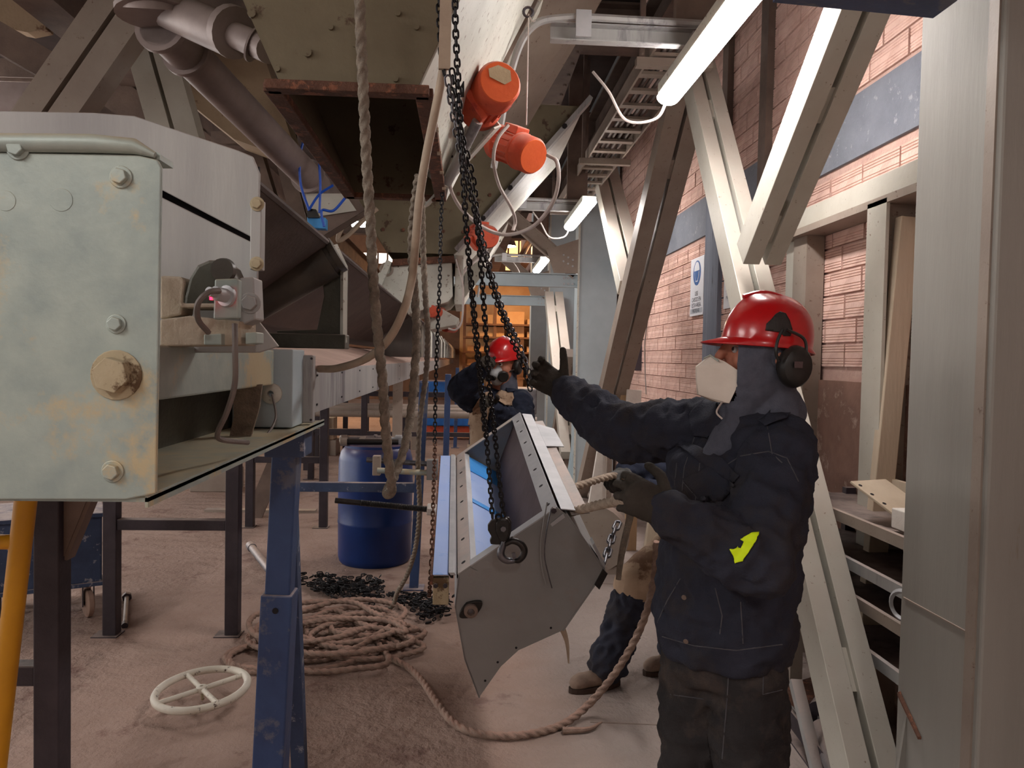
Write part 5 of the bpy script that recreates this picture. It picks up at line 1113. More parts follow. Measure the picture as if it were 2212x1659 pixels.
m = MB(); m.bx(.50, 1.1, 11.8, 12.6, .75, 1.15); m.build('body', 'pipe_grey', t, bev=.02)
m = MB(); m.cyl((.5, 11.75, .66), (1.1, 11.75, .66), .06, None, 14); m.build('pipe', 'tan_steel', t)
m = MB(); m.lathe((.82, 11.78, .9), (0, -1, 0), [(.05, 0), (.07, .01), (.07, .05), (.04, .05), (.04, 0)], 16); m.build('union', 'stainless', t)
for i, (x, y, lab) in enumerate(((-2.9, 9.2, 'pale crate stack far left under the conveyor, nearer one'), (-2.3, 12.6, 'pale motor base far left under the conveyor, farther one'))):
    t = thing('crate_stack', V((x, y, 0)), lab, 'crate')
    m = MB(); m.bx(x - .25, x + .25, y - .2, y + .2, 0, .25); m.build('crate', 'tan_steel', t, bev=.01)
    m = MB(); m.bx(x - .2, x + .2, y - .18, y + .18, .25, .6); m.build('crate', 'wood', t, bev=.01)
m = MB(); m.bar((-2.05, 7.6, 0), (-1.75, 7.6, .75), .16, .03, V((0, 1, 0))); m.build('leaning_plate', 'dark_beam', label='brown plate leaning on the far trestle left of the drum', cat='plate')
m = MB(); m.bar((-2.6, 7.9, .01), (-1.5, 7.9, .01), .10, .03); m.build('floor_plank', 'tan_steel', label='tan plank lying on the floor by the far trestle', cat='plank')
# ================================================================== PEOPLE
class Blob(MB):
    def cap(s, p0, p1, r0, r1=None, side=None, flat=1.0, end=1.0, n=18):
        if r1 is None: r1 = r0
        p0 = V(p0); p1 = V(p1); a = p1 - p0; a = a.normalized() if a.length > 1e-6 else Z.copy()
        sd = V(side) if side is not None else a.orthogonal(); sd = (sd - a * sd.dot(a)).normalized(); u2 = a.cross(sd); rings = []
        for k in range(6):
            t = math.pi / 2 * (1 - k / 5); rings.append((p0 - a * r0 * end * math.sin(t), r0 * math.cos(t)))
        for k in range(6):
            t = math.pi / 2 * k / 5; rings.append((p1 + a * r1 * end * math.sin(t), r1 * math.cos(t)))
        vs = []
        for c, r in rings:
            r = max(r, 1e-4)
            for i in range(n):
                t = 2 * math.pi * i / n; vs.append(c + sd * math.cos(t) * r + u2 * math.sin(t) * r * flat)
        m = len(rings); fs = [(j * n + i, j * n + (i + 1) % n, (j + 1) * n + (i + 1) % n, (j + 1) * n + i) for j in range(m - 1) for i in range(n)]
        fs += [tuple(range(n - 1, -1, -1)), tuple((m - 1) * n + k for k in range(n))]
        s.add(vs, fs, True); return s
    def chainc(s, pts, rs, side=None, flat=1.0):
        for i in range(len(pts) - 1): s.cap(pts[i], pts[i + 1], rs[i], rs[i + 1], side, flat)
        return s
    def melt(s, vox=.009, smooth=6, fac=.5):
        me = bpy.data.meshes.new('tmp'); me.from_pydata(s.v, [], s.f)
        bm = bmesh.new(); bm.from_mesh(me); bmesh.ops.recalc_face_normals(bm, faces=bm.faces); bm.to_mesh(me); bm.free()
        o = bpy.data.objects.new('tmp', me); COL.objects.link(o)
        r = o.modifiers.new('r', 'REMESH'); r.mode = 'VOXEL'; r.voxel_size = vox
        if smooth: q = o.modifiers.new('s', 'SMOOTH'); q.iterations = smooth; q.factor = fac
        dg = bpy.context.evaluated_depsgraph_get(); dg.update(); em_ = bpy.data.meshes.new_from_object(o.evaluated_get(dg))
        bpy.data.objects.remove(o); bpy.data.meshes.remove(me)
        out = MB(); nr_ = [q.normal.copy() for q in em_.vertices]
        out.add([q.co.copy() for q in em_.vertices], [list(p.vertices) for p in em_.polygons], True); out.nrm = nr_; bpy.data.meshes.remove(em_); return out
def wrinkle(m, amp=.006, fq=16, seed=0.0, ridge=True):
    for i, p in enumerate(m.v):
        q = p * fq + V((seed, seed * 2, 0)); a = noise.noise(q) + .5 * noise.noise(q * 2.3)
        if ridge: a = .5 - abs(a) * 1.4
        m.v[i] = p + m.nrm[i] * amp * a
    return m
def folds(m, p0, p1, rad, amp=.008, fq=26.0, seed=0.0, skew=5.0):
    p0 = V(p0); p1 = V(p1); a = p1 - p0; L = a.length; a.normalize(); sd = a.orthogonal().normalized(); u2 = a.cross(sd)
    for i, p in enumerate(m.v):
        d = p - p0; t = d.dot(a)
        if t < -.03 or t > L + .03: continue
        r = d - a * t; rl = r.length
        if rl > rad or rl < 1e-5: continue
        x, y = r.dot(sd) / rl, r.dot(u2) / rl
        n_ = noise.noise(V((t * fq + seed, x * 1.6 + seed, y * 1.6))) ; k = (1 - abs(n_) * 2.2)
        w = min(1, max(0, (rad - rl) / (rad * .25))) * min(1, (t + .03) / .04) * min(1, (L + .03 - t) / .04)
        m.v[i] = p + m.nrm[i] * amp * k * max(0, w)
    return m
def cut(m, test):
    keep = [i for i, f_ in enumerate(m.f) if not test(sum((m.v[k] for k in f_), V()) / len(f_))]
    m.f = [m.f[i] for i in keep]; m.sm = [m.sm[i] for i in keep]; return m
def frame(fwd, up=Z):
    fw = V(fwd).normalized(); lf = V(up).cross(fw).normalized(); u2 = fw.cross(lf); return fw, lf, u2
def helmet(t, c, fwd, up, sc=1.0, slot=True):
    fw, lf, u2 = frame(fwd, up); n = 40; m = MB(); vs = []; rings = 12
    def pt(th, k):
        x, y = math.cos(th), math.sin(th)
        if k < 0:      # brim ring
            w = .010 + .050 * max(0, x) ** 1.6; rr = (.122 + w, .104 + .010); return V((x * rr[0], y * rr[1], -.012 - .010 * max(0, x)))
        q = math.sin(math.pi / 2 * k / rings); r = (1 - q ** 2.5) ** (1 / 2.5) if q < 1 else 0
        z = q * .128; yy = y * .104 * r; xx = x * .122 * r - .004 * q
        if k > 4: z += .009 * math.exp(-(yy / .02) ** 2) * min(1, (k - 4) / 4)
        return V((xx, yy, z))
    for k in range(-1, rings + 1):
        for i in range(n): vs.append(pt(2 * math.pi * i / n, k))
    vs = [V(c) + (fw * p.x + lf * p.y + u2 * p.z) * sc for p in vs]
    fs = [(j * n + i, j * n + (i + 1) % n, (j + 1) * n + (i + 1) % n, (j + 1) * n + i) for j in range(rings + 1) for i in range(n)]
    m.add(vs, fs, True); h = m.build('helmet', 'red_helmet', t)
    so = h.modifiers.new('th', 'SOLIDIFY'); so.thickness = .004 * sc; so.offset = -1
    return h, (fw, lf, u2)
def earcup(t, c, out, up, r, mat='black_plastic'):
    m = MB(); out = V(out).normalized(); sd = V(up).cross(out).normalized(); u2 = out.cross(sd); n = 24; vs = []; pr = [(1.0, 0), (1.04, .25), (1.0, .55), (.86, .85), (.5, 1.0), (.001, 1.02)]
    for k, h in pr:
        for i in range(n):
            a = 2 * math.pi * i / n; vs.append(V(c) + out * h * r * .72 + (sd * math.cos(a) * .88 + u2 * math.sin(a) * 1.08) * k * r)
    m.add(vs, [(j * n + i, j * n + (i + 1) % n, (j + 1) * n + (i + 1) % n, (j + 1) * n + i) for j in range(len(pr) - 1) for i in range(n)], True)
    m.cyl(V(c) - out * r * .25, V(c) + out * .002, r * .8, r * .95, 20)
    return m.build('ear_muff', mat, t)
def headblob(b, c, fwd, up, sc=1.0):
    fw, lf, u2 = frame(fwd, up)
    def q(x, y, z): return V(c) + (fw * x + lf * y + u2 * z) * sc
    b.cap(q(-.02, 0, .02), q(.02, 0, .02), .082 * sc, .078 * sc, lf, 1.18)
    b.cap(q(.045, 0, -.05), q(.055, 0, -.085), .052 * sc, .036 * sc, lf, .9)
    b.cap(q(.03, .03, -.06), q(.03, -.03, -.06), .045 * sc)
    b.cap(q(.094, 0, .008), q(.112, 0, -.028), .011 * sc, .014 * sc)
    for s in (-1, 1):
        b.cap(q(.086, .018 * s, .022), q(.076, .045 * s, .02), .011 * sc); b.cap(q(.066, .045 * s, -.03), q(.05, .055 * s, -.04), .024 * sc)
        b.cap(q(-.01, .075 * s, 0), q(-.015, .08 * s, -.025), .016 * sc, .012 * sc)
    b.cap(q(.092, .018, -.062), q(.092, -.018, -.062), .008 * sc)
    b.cap(q(-.02, 0, -.06), q(-.03, 0, -.16), .058 * sc, .062 * sc)
    return q
def glove(t, name, mat, wrist, d, n, ts, curls, sc=1.0, cuff=None, thumb=None, spread=.10):
    b = Blob(); d = V(d).normalized(); n = V(n); n = (n - d * n.dot(d)).normalized(); s_ = d.cross(n) * ts
    w = V(wrist)
    b.cap(w + d * .018 * sc, w + d * .072 * sc, .036 * sc, .042 * sc, s_, .42); b.cap(w - d * .01, w + d * .03 * sc, .028 * sc, .034 * sc, s_, .7)
    for i in range(4):
        L = (.076, .086, .080, .062)[i] * sc; off = .032 - .0215 * i; dd = (d + s_ * spread * (1.5 - i) * .6).normalized(); p = w + d * (.080 - .004 * abs(i - 1)) * sc + s_ * off * sc; r = (.0105, .0105, .0102, .009)[i] * sc
        b.cap(w + d * .05 * sc + s_ * off * .9 * sc, p, r * 1.15, r)
        nn = n.copy(); c = curls[i]
        for k, fr_ in enumerate((.44, .31, .25)):
            R = Matrix.Rotation(c[k], 3, dd.cross(nn).normalized()); dd = (R @ dd).normalized(); nn = (R @ nn).normalized()
            p2 = p + dd * L * fr_; b.cap(p, p2, r, r * .92); p = p2; r *= .94
    th = thumb or (d * .55 + s_ * .75 + n * .35, d * .85 + s_ * .25 + n * .3)
    p = w + d * .026 * sc + s_ * .03 * sc; p2 = p + V(th[0]).normalized() * .048 * sc; p3 = p2 + V(th[1]).normalized() * .034 * sc
    b.cap(w + d * .02 * sc, p, .018 * sc, .015 * sc); b.cap(p, p2, .0145 * sc, .012 * sc); b.cap(p2, p3, .012 * sc, .010 * sc)
    if cuff is not None: b.cap(w - d * .01, w - d * .01 + V(cuff), .033 * sc, .04 * sc)
    m = b.melt(.0036 * sc, 3); wrinkle(m, .0014, 70, 3.0)
    return m.build(name, mat, t)
def boot(t, heel, toe, mat='boot_leather', shaft=None, sc=1.0):
    heel = V(heel); toe = V(toe); d = (toe - heel).normalized(); sd = d.cross(Z)
    b = Blob(); b.cap(heel + d * .05 + Z * .055, toe - d * .06 + Z * .05, .044, .042, sd, .9); b.cap(toe - d * .07 + Z * .05, toe - d * .045 + Z * .045, .046, .040, sd, .85)
    b.cap(heel + d * .05 + Z * .06, (shaft if shaft is not None else heel + d * .045 + Z * .2), .046, .05); b.cap(heel + d * .12 + Z * .075, heel + d * .06 + Z * .13, .042, .046)
    m = b.melt(.007, 4); 
    for p in m.v: p.z = max(p.z, .022)
    o = m.build('boot', mat, t)
    k = MB(); pts = []
    for i in range(20):
        a = 2 * math.pi * i / 20; c = heel.lerp(toe, .5); L = (toe - heel).length / 2; w = .048 + .006 * math.cos(a)
        pts.append(c + d * L * math.cos(a) * 1.0 + sd * w * math.sin(a) * 1.0)
    k.prism([V((p.x, p.y, .001)) for p in pts], (0, 0, .024)); k.build('sole', 'boot_sole', o)
    for j in range(3):
        q = heel + d * (.15 - .02 * j) + Z * (.095 + .014 * j); l = MB(); l.cyl(q - sd * .02, q + sd * .02, .003, None, 6); l.build('lace', 'rope_light', o)
    return o
def drape(bvh, poly_px, off, nm, mat, par, step=9.0, name_y=None):
    """cloth patch laid on a garment: fills an outline with small faces on the garment surface"""
    us = [p[0] for p in poly_px]; vs_ = [p[1] for p in poly_px]
    def inside(x, y):
        c = False; j = len(poly_px) - 1
        for i in range(len(poly_px)):
            xi, yi = poly_px[i]; xj, yj = poly_px[j]
            if (yi > y) != (yj > y) and x < (xj - xi) * (y - yi) / (yj - yi) + xi: c = not c
            j = i
        return c
    bm = bmesh.new(); ring = [bm.verts.new((x, y, 0)) for x, y in poly_px]; f_ = bm.faces.new(ring)
    x0, x1, y0, y1 = min(us), max(us), min(vs_), max(vs_)
    k = x0 + step
    while k < x1: bmesh.ops.bisect_plane(bm, geom=bm.verts[:] + bm.edges[:] + bm.faces[:], plane_co=(k, 0, 0), plane_no=(1, 0, 0)); k += step
    k = y0 + step
    while k < y1: bmesh.ops.bisect_plane(bm, geom=bm.verts[:] + bm.edges[:] + bm.faces[:], plane_co=(0, k, 0), plane_no=(0, 1, 0)); k += step
    bm.verts.index_update(); pos = []
    last = None
    for v_ in bm.verts:
        d = ray(v_.co.x, v_.co.y).normalized(); h = bvh.ray_cast(CAM, d)
        if h[0] is None: pos.append(None)
        else: pos.append((h[0] + h[1] * off * (1 if h[1].dot(d) < 0 else -1), h[1] * (1 if h[1].dot(d) < 0 else -1)))
    mb = MB(); ok = {}
    for i, p in enumerate(pos):
        if p: ok[i] = len(mb.v); mb.v.append(p[0])
    top = len(mb.v); 
    for f2 in bm.faces:
        ids = [v_.index for v_ in f2.verts]
        if all(i in ok for i in ids): mb.f.append([ok[i] for i in ids]); mb.sm.append(True)
    bm.free(); o = mb.build(nm, mat, par); so = o.modifiers.new('th', 'SOLIDIFY'); so.thickness = .0025; so.offset = 1; return o
def seam(bvh, pts_px, r, nm, mat, par):
    L = []
    for i in range(len(pts_px) - 1):
        a, b = pts_px[i], pts_px[i + 1]; n = max(2, int(math.hypot(b[0] - a[0], b[1] - a[1]) / 10))
        L += [(a[0] + (b[0] - a[0]) * k / n, a[1] + (b[1] - a[1]) * k / n) for k in range(n)]
    L.append(pts_px[-1]); pts = []
    for u, v in L:
        h = bvh.ray_cast(CAM, ray(u, v).normalized())
        if h[0] is not None and (not pts or (h[0] - pts[-1]).length < .06): pts.append(h[0])
    if len(pts) > 2: m = MB(); m.tube(pts, r, 5); return m.build(nm, mat, par)
def bvh_of(m): return BVHTree.FromPolygons([tuple(p) for p in m.v], m.f)
# ------------------------------------------------------------------ worker in front
Y0 = 2.0
pel = P(1562, 1400, Y0)
w1 = thing('person', V((pel.x, pel.y, 0)), 'person in dark denim with red helmet and white face mask reaching for the chain', 'person', 'workers around the hanging chute')
F1 = V((-.78, -.62, 0)).normalized(); S1 = Z.cross(F1)
Lsh, Rsh = P(1682, 968, 1.88), P(1522, 925, 2.14); Lel, Lwr = P(1640, 1222, 1.70), P(1452, 1112, 1.76); Rel, Rwr = P(1345, 938, 2.30), P(1222, 846, 2.46)
hd = P(1643, 762, 2.0); hf = V((-1, -.06, .13)).normalized(); hu = (Z - hf * Z.dot(hf)).normalized()
b = Blob(); q1 = headblob(b, hd, hf, hu)
b.cap(P(1650, 880, Y0), P(1590, 1050, Y0), .06, .12, S1, .7); b.cap(P(1590, 1050, Y0), pel, .13, .12, S1, .75)
b.chainc([Lsh, Lel, Lwr], [.05, .045, .03]); b.chainc([Rsh, Rel, Rwr], [.05, .045, .03])
LH, RH = pel + S1 * .075, pel - S1 * .075
LK, RK = V((LH.x + .02, LH.y, .47)), V((RH.x - .01, RH.y + .01, .47)); LA, RA = V((LK.x + .02, LK.y, .1)), V((RK.x, RK.y, .1))
b.chainc([LH, LK, LA], [.08, .05, .04]); b.chainc([RH, RK, RA], [.08, .05, .04])
bodym = b.melt(.007, 3); body = bodym.build('body', 'skin', w1)
for s in (-1, 1):
    m = MB(); m.ball(q1(.083, .032 * s, -.004), .0105, 14); e = m.build('eye', 'respirator_grey', body)
    m = MB(); m.ball(q1(.0895, .034 * s, -.004), .0055, 10); m.build('iris', 'eye_dark', e)
    m = MB(); m.tube([q1(.094, .016 * s, .024), q1(.094, .032 * s, .028), q1(.082, .05 * s, .022)], .005, 6); m.build('eyebrow', 'eye_dark', body)
# jacket
b = Blob()
b.cap(P(1588, 1010, Y0), P(1582, 1150, Y0), .195, .19, S1, .74, .35); b.cap(P(1580, 1150, Y0), P(1562, 1330, Y0), .185, .19, S1, .80, .3)
b.cap(P(1562, 1330, Y0), P(1562, 1372, Y0), .196, .186, S1, .84, .18); b.cap(P(1560, 1375, Y0), P(1560, 1408, Y0), .180, .176, S1, .84, .10)
b.cap(P(1575, 1120, Y0) + F1 * .03, P(1560, 1310, Y0) + F1 * .035, .15, .15, S1, .85, .4)
b.cap(Lsh + S1 * -.01, Rsh, .083, .078); b.cap(P(1640, 930, Y0), P(1600, 1010, Y0), .12, .16, S1, .75, .5); b.cap(P(1690, 965, Y0), P(1685, 1080, Y0), .075, .08)
b.chainc([Lsh, Lsh.lerp(Lel, .5), Lel], [.088, .082, .076]); b.chainc([Lel, Lel.lerp(Lwr, .5), Lwr], [.074, .064, .052]); b.cap(Lwr, Lwr + (Lwr - Lel).normalized() * .02, .05, .048)
b.chainc([Rsh, Rsh.lerp(Rel, .5), Rel], [.082, .080, .078]); b.chainc([Rel, Rel.lerp(Rwr, .5), Rwr], [.078, .068, .048])
jm = b.melt(.0085, 5); wrinkle(jm, .013, 10, 1.0); wrinkle(jm, .006, 22, 5.0)
folds(jm, Rsh, Rel, .12, .012, 22, 1); folds(jm, Rel, Rwr, .11, .010, 24, 2); folds(jm, Lsh, Lel, .12, .010, 20, 3); folds(jm, Lel, Lwr, .105, .010, 24, 4); folds(jm, P(1570, 1190, Y0), P(1562, 1395, Y0), .24, .008, 16, 7)
jk = jm.build('jacket', 'denim', w1); jb = bvh_of(jm)
# collar
m = MB()
for pts in ([(1488, 900), (1520, 868), (1560, 872), (1572, 905), (1530, 950), (1500, 940)], [(1706, 862), (1716, 880), (1700, 908), (1655, 925), (1640, 915), (1670, 890)]): drape(jb, pts, .008, 'collar', 'denim', jk)
drape(jb, [(1462, 962), (1470, 950), (1560, 990), (1600, 1030), (1585, 1045), (1530, 1010)], .004, 'pocket_flap', 'denim', jk)
drape(jb, [(1478, 1035), (1545, 1000), (1590, 1050), (1560, 1080), (1515, 1085)], .003, 'chest_pocket', 'denim', jk)
for pts in ([(1500, 945), (1478, 1010), (1470, 1100), (1466, 1200), (1468, 1330)], [(1512, 1000), (1500, 1100), (1490, 1200), (1492, 1300), (1496, 1380)], [(1462, 965), (1530, 1003), (1590, 1045)], [(1655, 905), (1668, 980), (1690, 1000)], [(1560, 1010), (1600, 985), (1660, 975), (1700, 990), (1725, 1040)], [(1430, 1375), (1500, 1395), (1590, 1405), (1690, 1392)], [(1545, 1270), (1560, 1330), (1555, 1370)], [(1475, 1040), (1515, 1085), (1560, 1080)], [(1462, 1000), (1452, 1100), (1450, 1180)], [(1470, 1250), (1440, 1300), (1420, 1345)], [(1600, 1300), (1605, 1390)], [(1660, 1290), (1668, 1385)]): seam(jb, pts, .0016, 'seam', 'seam', jk)
for u, v in ((1478, 1290), (1482, 1385)):
    h = jb.ray_cast(CAM, ray(u, v).normalized())
    if h[0] is not None: m = MB(); m.cyl(h[0], h[0] + h[1] * .003, .0065, None, 12); m.build('button', 'dark_beam', jk)
drape(jb, [(1606, 1160), (1622, 1152), (1637, 1152), (1636, 1166), (1618, 1196), (1604, 1214), (1588, 1217), (1578, 1188), (1592, 1182), (1600, 1184), (1606, 1172), (1598, 1166)], .004, 'reflective_patch', 'hi_vis', jk, 5.0)
# hood
b = Blob(); fw, lf, u2 = frame(hf, hu)
b.cap(hd + fw * -.025 + u2 * .03, hd + fw * .01 + u2 * .02, .096, .094, lf, 1.15); b.cap(hd + fw * .0 - u2 * .05, hd + fw * .02 - u2 * .10, .090, .080, lf, 1.05)
b.cap(hd + fw * .03 - u2 * .01, hd + fw * .04 - u2 * .07, .088, .08, lf, 1.0); b.cap(P(1655, 850, Y0), P(1650, 935, Y0), .082, .112, S1, .85); b.cap(P(1605, 860, Y0 - .01), P(1585, 950, Y0 - .02), .055, .055); b.cap(P(1590, 930, Y0 - .03), P(1545, 985, Y0 - .06), .055, .035)
b.cap(P(1690, 870, Y0), P(1700, 890, Y0), .05, .05)
hm = b.melt(.006, 4); wrinkle(hm, .004, 18, 9.0); xf = P(1574, 780, Y0).x; zc = P(1574, 866, Y0).z
cut(hm, lambda p: p.x < xf and p.z > zc); hoodo = hm.build('hood', 'hood_cloth', w1); so = hoodo.modifiers.new('th', 'SOLIDIFY'); so.thickness = .003
# face mask
bm = bmesh.new()
prof = [((1534, 768), .012), ((1503, 792), .006), ((1504, 822), .006), ((1507, 852), .008), ((1545, 868), .03), ((1562, 869), .05), ((1576, 830), .066), ((1577, 800), .066), ((1556, 782), .045)]
for (u, v), hw in prof:
    for s in (-1, 1): bm.verts.new(P(u, v, Y0) + V((0, s * hw, 0)))
bmesh.ops.convex_hull(bm, input=bm.verts[:]); mb = MB(); bm.verts.index_update(); mb.add([v_.co.copy() for v_ in bm.verts], [[v_.index for v_ in f_.verts] for f_ in bm.faces]); bm.free()
mk = mb.build('face_mask', 'mask_white', w1, bev=.005, segs=3)
m = MB(); m.tube([P(1520, 775, Y0 - .012), P(1534, 767, Y0 - .014), P(1552, 780, Y0 - .045)], .0025, 6); m.build('nose_strip', 'galv', mk)
m = MB(); m.tube(catmull([P(1560, 868, Y0 - .05), P(1548, 890, Y0 - .10), P(1560, 905, Y0 - .11)], 6), .0025, 6); m.build('mask_strap', 'cable_white', mk)
# helmet and ear muffs
hc1 = P(1656, 742, Y0); hl, fr1 = helmet(w1, hc1, hf, hu, .98)
hlm = hl.data; hb1 = BVHTree.FromPolygons([tuple(v_.co + WORLD[w1.name]) for v_ in hlm.vertices], [list(p.vertices) for p in hlm.polygons])
drape(hb1, [(1653, 714), (1655, 700), (1666, 690), (1674, 680), (1684, 674), (1696, 678), (1704, 692), (1710, 712), (1706, 726), (1692, 726), (1684, 718)], .002, 'slot_cover', 'helmet_slot', hl, 6.0)
m = MB(); m.tube(catmull([P(1606, 642, Y0), P(1650, 633, Y0), P(1700, 648, Y0), P(1735, 675, Y0)], 6), .008, 8); m.build('crest', 'red_helmet', hl)
em1 = earcup(w1, P(1712, 792, 1.905), (0.1, -1, 0), hu, .049); earcup(w1, P(1712, 792, 2.10), (0.1, 1, 0), hu, .049)
m = MB(); m.tube(catmull([P(1690, 712, 1.88), P(1680, 735, 1.875), P(1676, 760, 1.87), P(1682, 780, 1.875)], 6), .004, 6); m.tube(catmull([P(1700, 712, 1.88), P(1735, 730, 1.885), P(1742, 755, 1.885), P(1738, 780, 1.88)], 6), .004, 6); m.build('muff_arm', 'black_plastic', em1)
q = P(1725, 788, 1.858); m = MB(); m.box(q, (.02, .004, .016)); m.build('muff_badge', 'liner_maroon', em1)
# trousers
b = Blob(); b.cap(pel + Z * .0, pel - Z * .06, .158, .157, S1, .80, .3); b.cap(pel - Z * .05 - F1 * .03, pel - Z * .1 - F1 * .03, .15, .14, S1, .8, .5)
b.chainc([LH - Z * .05, LK, LA], [.102, .080, .074]); b.chainc([RH - Z * .05, RK, RA], [.102, .080, .074])
tm = b.melt(.0095, 5); wrinkle(tm, .012, 9, 4.0); wrinkle(tm, .006, 24, 7.0); folds(tm, LH - Z * .1, LA, .14, .009, 14, 5); folds(tm, RH - Z * .1, RA, .14, .009, 14, 6)
tr = tm.build('trousers', 'denim_trouser', w1); tb = bvh_of(tm)
for pts in ([(1650, 1430), (1648, 1500), (1690, 1490)], [(1448, 1500), (1520, 1510)], [(1575, 1440), (1570, 1520), (1560, 1640)]): seam(tb, pts, .0016, 'seam', 'seam', tr)
boot(w1, LA - F1 * .1 - Z * .1, LA + F1 * .19 - Z * .1, 'boot_leather', LA + Z * .05); boot(w1, RA - F1 * .1 - Z * .1, RA + F1 * .19 - Z * .1, 'boot_leather', RA + Z * .05)
cA, cB = (.75, .95, .7), (.35, .55, .4)
rd_ = (P(1160, 806, 2.5) - Rwr).normalized()
glove(w1, 'glove', 'glove_dark', Rwr, rd_, (0.1, -1, .05), 1 if rd_.cross(V((0.1, -1, .05))).z > 0 else -1, [(.6, .9, .6), (.65, .95, .6), (.7, 1.0, .6), (.7, 1.0, .7)], 1.12, cuff=(Rel - Rwr).normalized() * .05, thumb=(V((-.05, -.1, 1)), V((-.12, -.05, 1))))
ld_ = V((-.86, .06, .42)).normalized()
glove(w1, 'glove', 'glove_dark', Lwr, ld_, (0.1, 1, -.25), 1 if ld_.cross(V((0.1, 1, -.25))).z > 0 else -1, [(.35, .7, .5), (.4, .75, .5), (.45, .8, .5), (.5, .8, .5)], 1.1, cuff=(Lel - Lwr).normalized() * .05)
# ------------------------------------------------------------------ masked worker behind the chute
Yb = 5.0; w2c = P(1072, 1000, 5.05)
w2 = thing('person', V((w2c.x, w2c.y, 0)), 'person in respirator and red helmet standing behind the hanging chute', 'person', 'workers around the hanging chute')
F2 = V((-.42, -.9, 0)).normalized(); S2 = Z.cross(F2); h2f = V((-.5, -.86, -.08)).normalized(); h2u = (Z - h2f * Z.dot(h2f)).normalized()
hd2 = P(1086, 786, 5.0); b = Blob(); q2 = headblob(b, hd2, h2f, h2u, 1.0)
sL, eL, wL = P(1122, 868, 5.0), P(1128, 925, 4.86), P(1066, 880, 4.66); sR, eR, wR = P(1024, 862, 5.0), P(1000, 838, 4.75), P(1034, 800, 4.62)
b.cap(hd2 - Z * .12, P(1076, 880, 5.05), .06, .12, S2, .7); b.cap(P(1076, 880, 5.05), P(1070, 1010, 5.05), .13, .12, S2, .7); b.chainc([sL, eL, wL], [.05, .045, .03]); b.chainc([sR, eR, wR], [.05, .045, .03])
kl = [P(1100, 1020, 5.05), None, None]; hipL, hipR = w2c + S2 * .09, w2c - S2 * .09
legs = []
for hp_ in (hipL, hipR):
    k_ = V((hp_.x, hp_.y - .03, .48)); a_ = V((hp_.x, hp_.y, .1)); legs.append((hp_, k_, a_)); b.chainc([hp_, k_, a_], [.08, .055, .045])
bm2 = b.melt(.009, 3); body2 = bm2.build('body', 'skin', w2)
for s in (-1, 1):
    m = MB(); m.ball(q2(.088, .032 * s, .004), .0115, 12); e = m.build('eye', 'white_board', body2)
    m = MB(); m.ball(q2(.096, .032 * s, .004), .006, 8); m.build('iris', 'eye_dark', e)
    m = MB(); m.tube([q2(.096, .014 * s, .022), q2(.095, .032 * s, .026), q2(.082, .05 * s, .02)], .006, 6); m.build('eyebrow', 'eye_dark', body2)
b = Blob(); b.cap(q2(.085, 0, -.045), q2(.115, 0, -.06), .044, .034, None, 1.0); b.cap(q2(.08, 0, -.01), q2(.10, 0, -.05), .026, .03); b.cap(q2(.07, 0, -.085), q2(.085, 0, -.095), .045, .04)
rm = b.melt(.005, 4).build('respirator', 'respirator_grey', w2)
for s in (-1, 1):
    c = q2(.10, .05 * s, -.07); o_ = (fw if False else (V(h2f) + S2 * s * .9 - Z * .2)).normalized(); m = MB(); m.lathe(c, o_, [(.001, -.01), (.034, -.01), (.036, .0), (.036, .02), (.03, .026), (.001, .026)], 20); m.build('filter', 'black_plastic', rm)
    m = MB(); m.tube(catmull([q2(.07, .06 * s, -.05), q2(.0, .095 * s, -.03), q2(-.08, .06 * s, .0)], 5), .006, 6); m.build('strap', 'black_plastic', rm)
m = MB(); m.lathe(q2(.13, 0, -.075), V(h2f) - Z * .4, [(.001, 0), (.02, 0), (.022, .008), (.016, .016), (.001, .016)], 16); m.build('valve', 'black_plastic', rm)
hl2, _ = helmet(w2, q2(-.01, 0, .045), h2f, h2u, .98)
m = MB(); L2 = frame(h2f, h2u); cc2 = q2(-.01, 0, .045)
m.tube(catmull([cc2 + L2[0] * .07 + L2[2] * .108, cc2 + L2[2] * .130, cc2 - L2[0] * .07 + L2[2] * .108], 6), .008, 8); m.build('crest', 'red_helmet', hl2)
for s in (-1, 1):
    ec = earcup(w2, q2(-.02, .088 * s, -.02), L2[1] * s, h2u, .046)
    m = MB(); m.tube(catmull([q2(-.02, .115 * s, .07), q2(-.02, .13 * s, .03), q2(-.02, .125 * s, -.01)], 5), .006, 6); m.build('muff_arm', 'black_plastic', ec)
b = Blob(); b.cap(q2(-.03, 0, -.06), q2(-.03, 0, -.17), .075, .085); b.cap(q2(-.045, 0, .0), q2(-.04, 0, -.05), .086, .08)
hm2 = b.melt(.008, 3); xx = h2f; cut(hm2, lambda p: (p - hd2).dot(h2f) > .035 and p.z > hd2.z - .11); o = hm2.build('neck_hood', 'hood_cloth', w2); o.modifiers.new('th', 'SOLIDIFY').thickness = .003
b = Blob(); b.cap(P(1075, 885, 5.05), P(1070, 960, 5.05), .195, .185, S2, .68, .4); b.cap(P(1070, 960, 5.05), P(1070, 1020, 5.05), .185, .185, S2, .72, .2); b.cap(sL, sR, .08, .08); b.cap(P(1080, 850, 5.03), P(1076, 890, 5.05), .10, .15, S2, .7, .5)
b.chainc([sL, sL.lerp(eL, .5), eL], [.085, .08, .075]); b.chainc([eL, eL.lerp(wL, .5), wL], [.075, .065, .052]); b.chainc([sR, sR.lerp(eR, .5), eR], [.088, .088, .09]); b.chainc([eR, eR.lerp(wR, .5), wR], [.09, .075, .055])
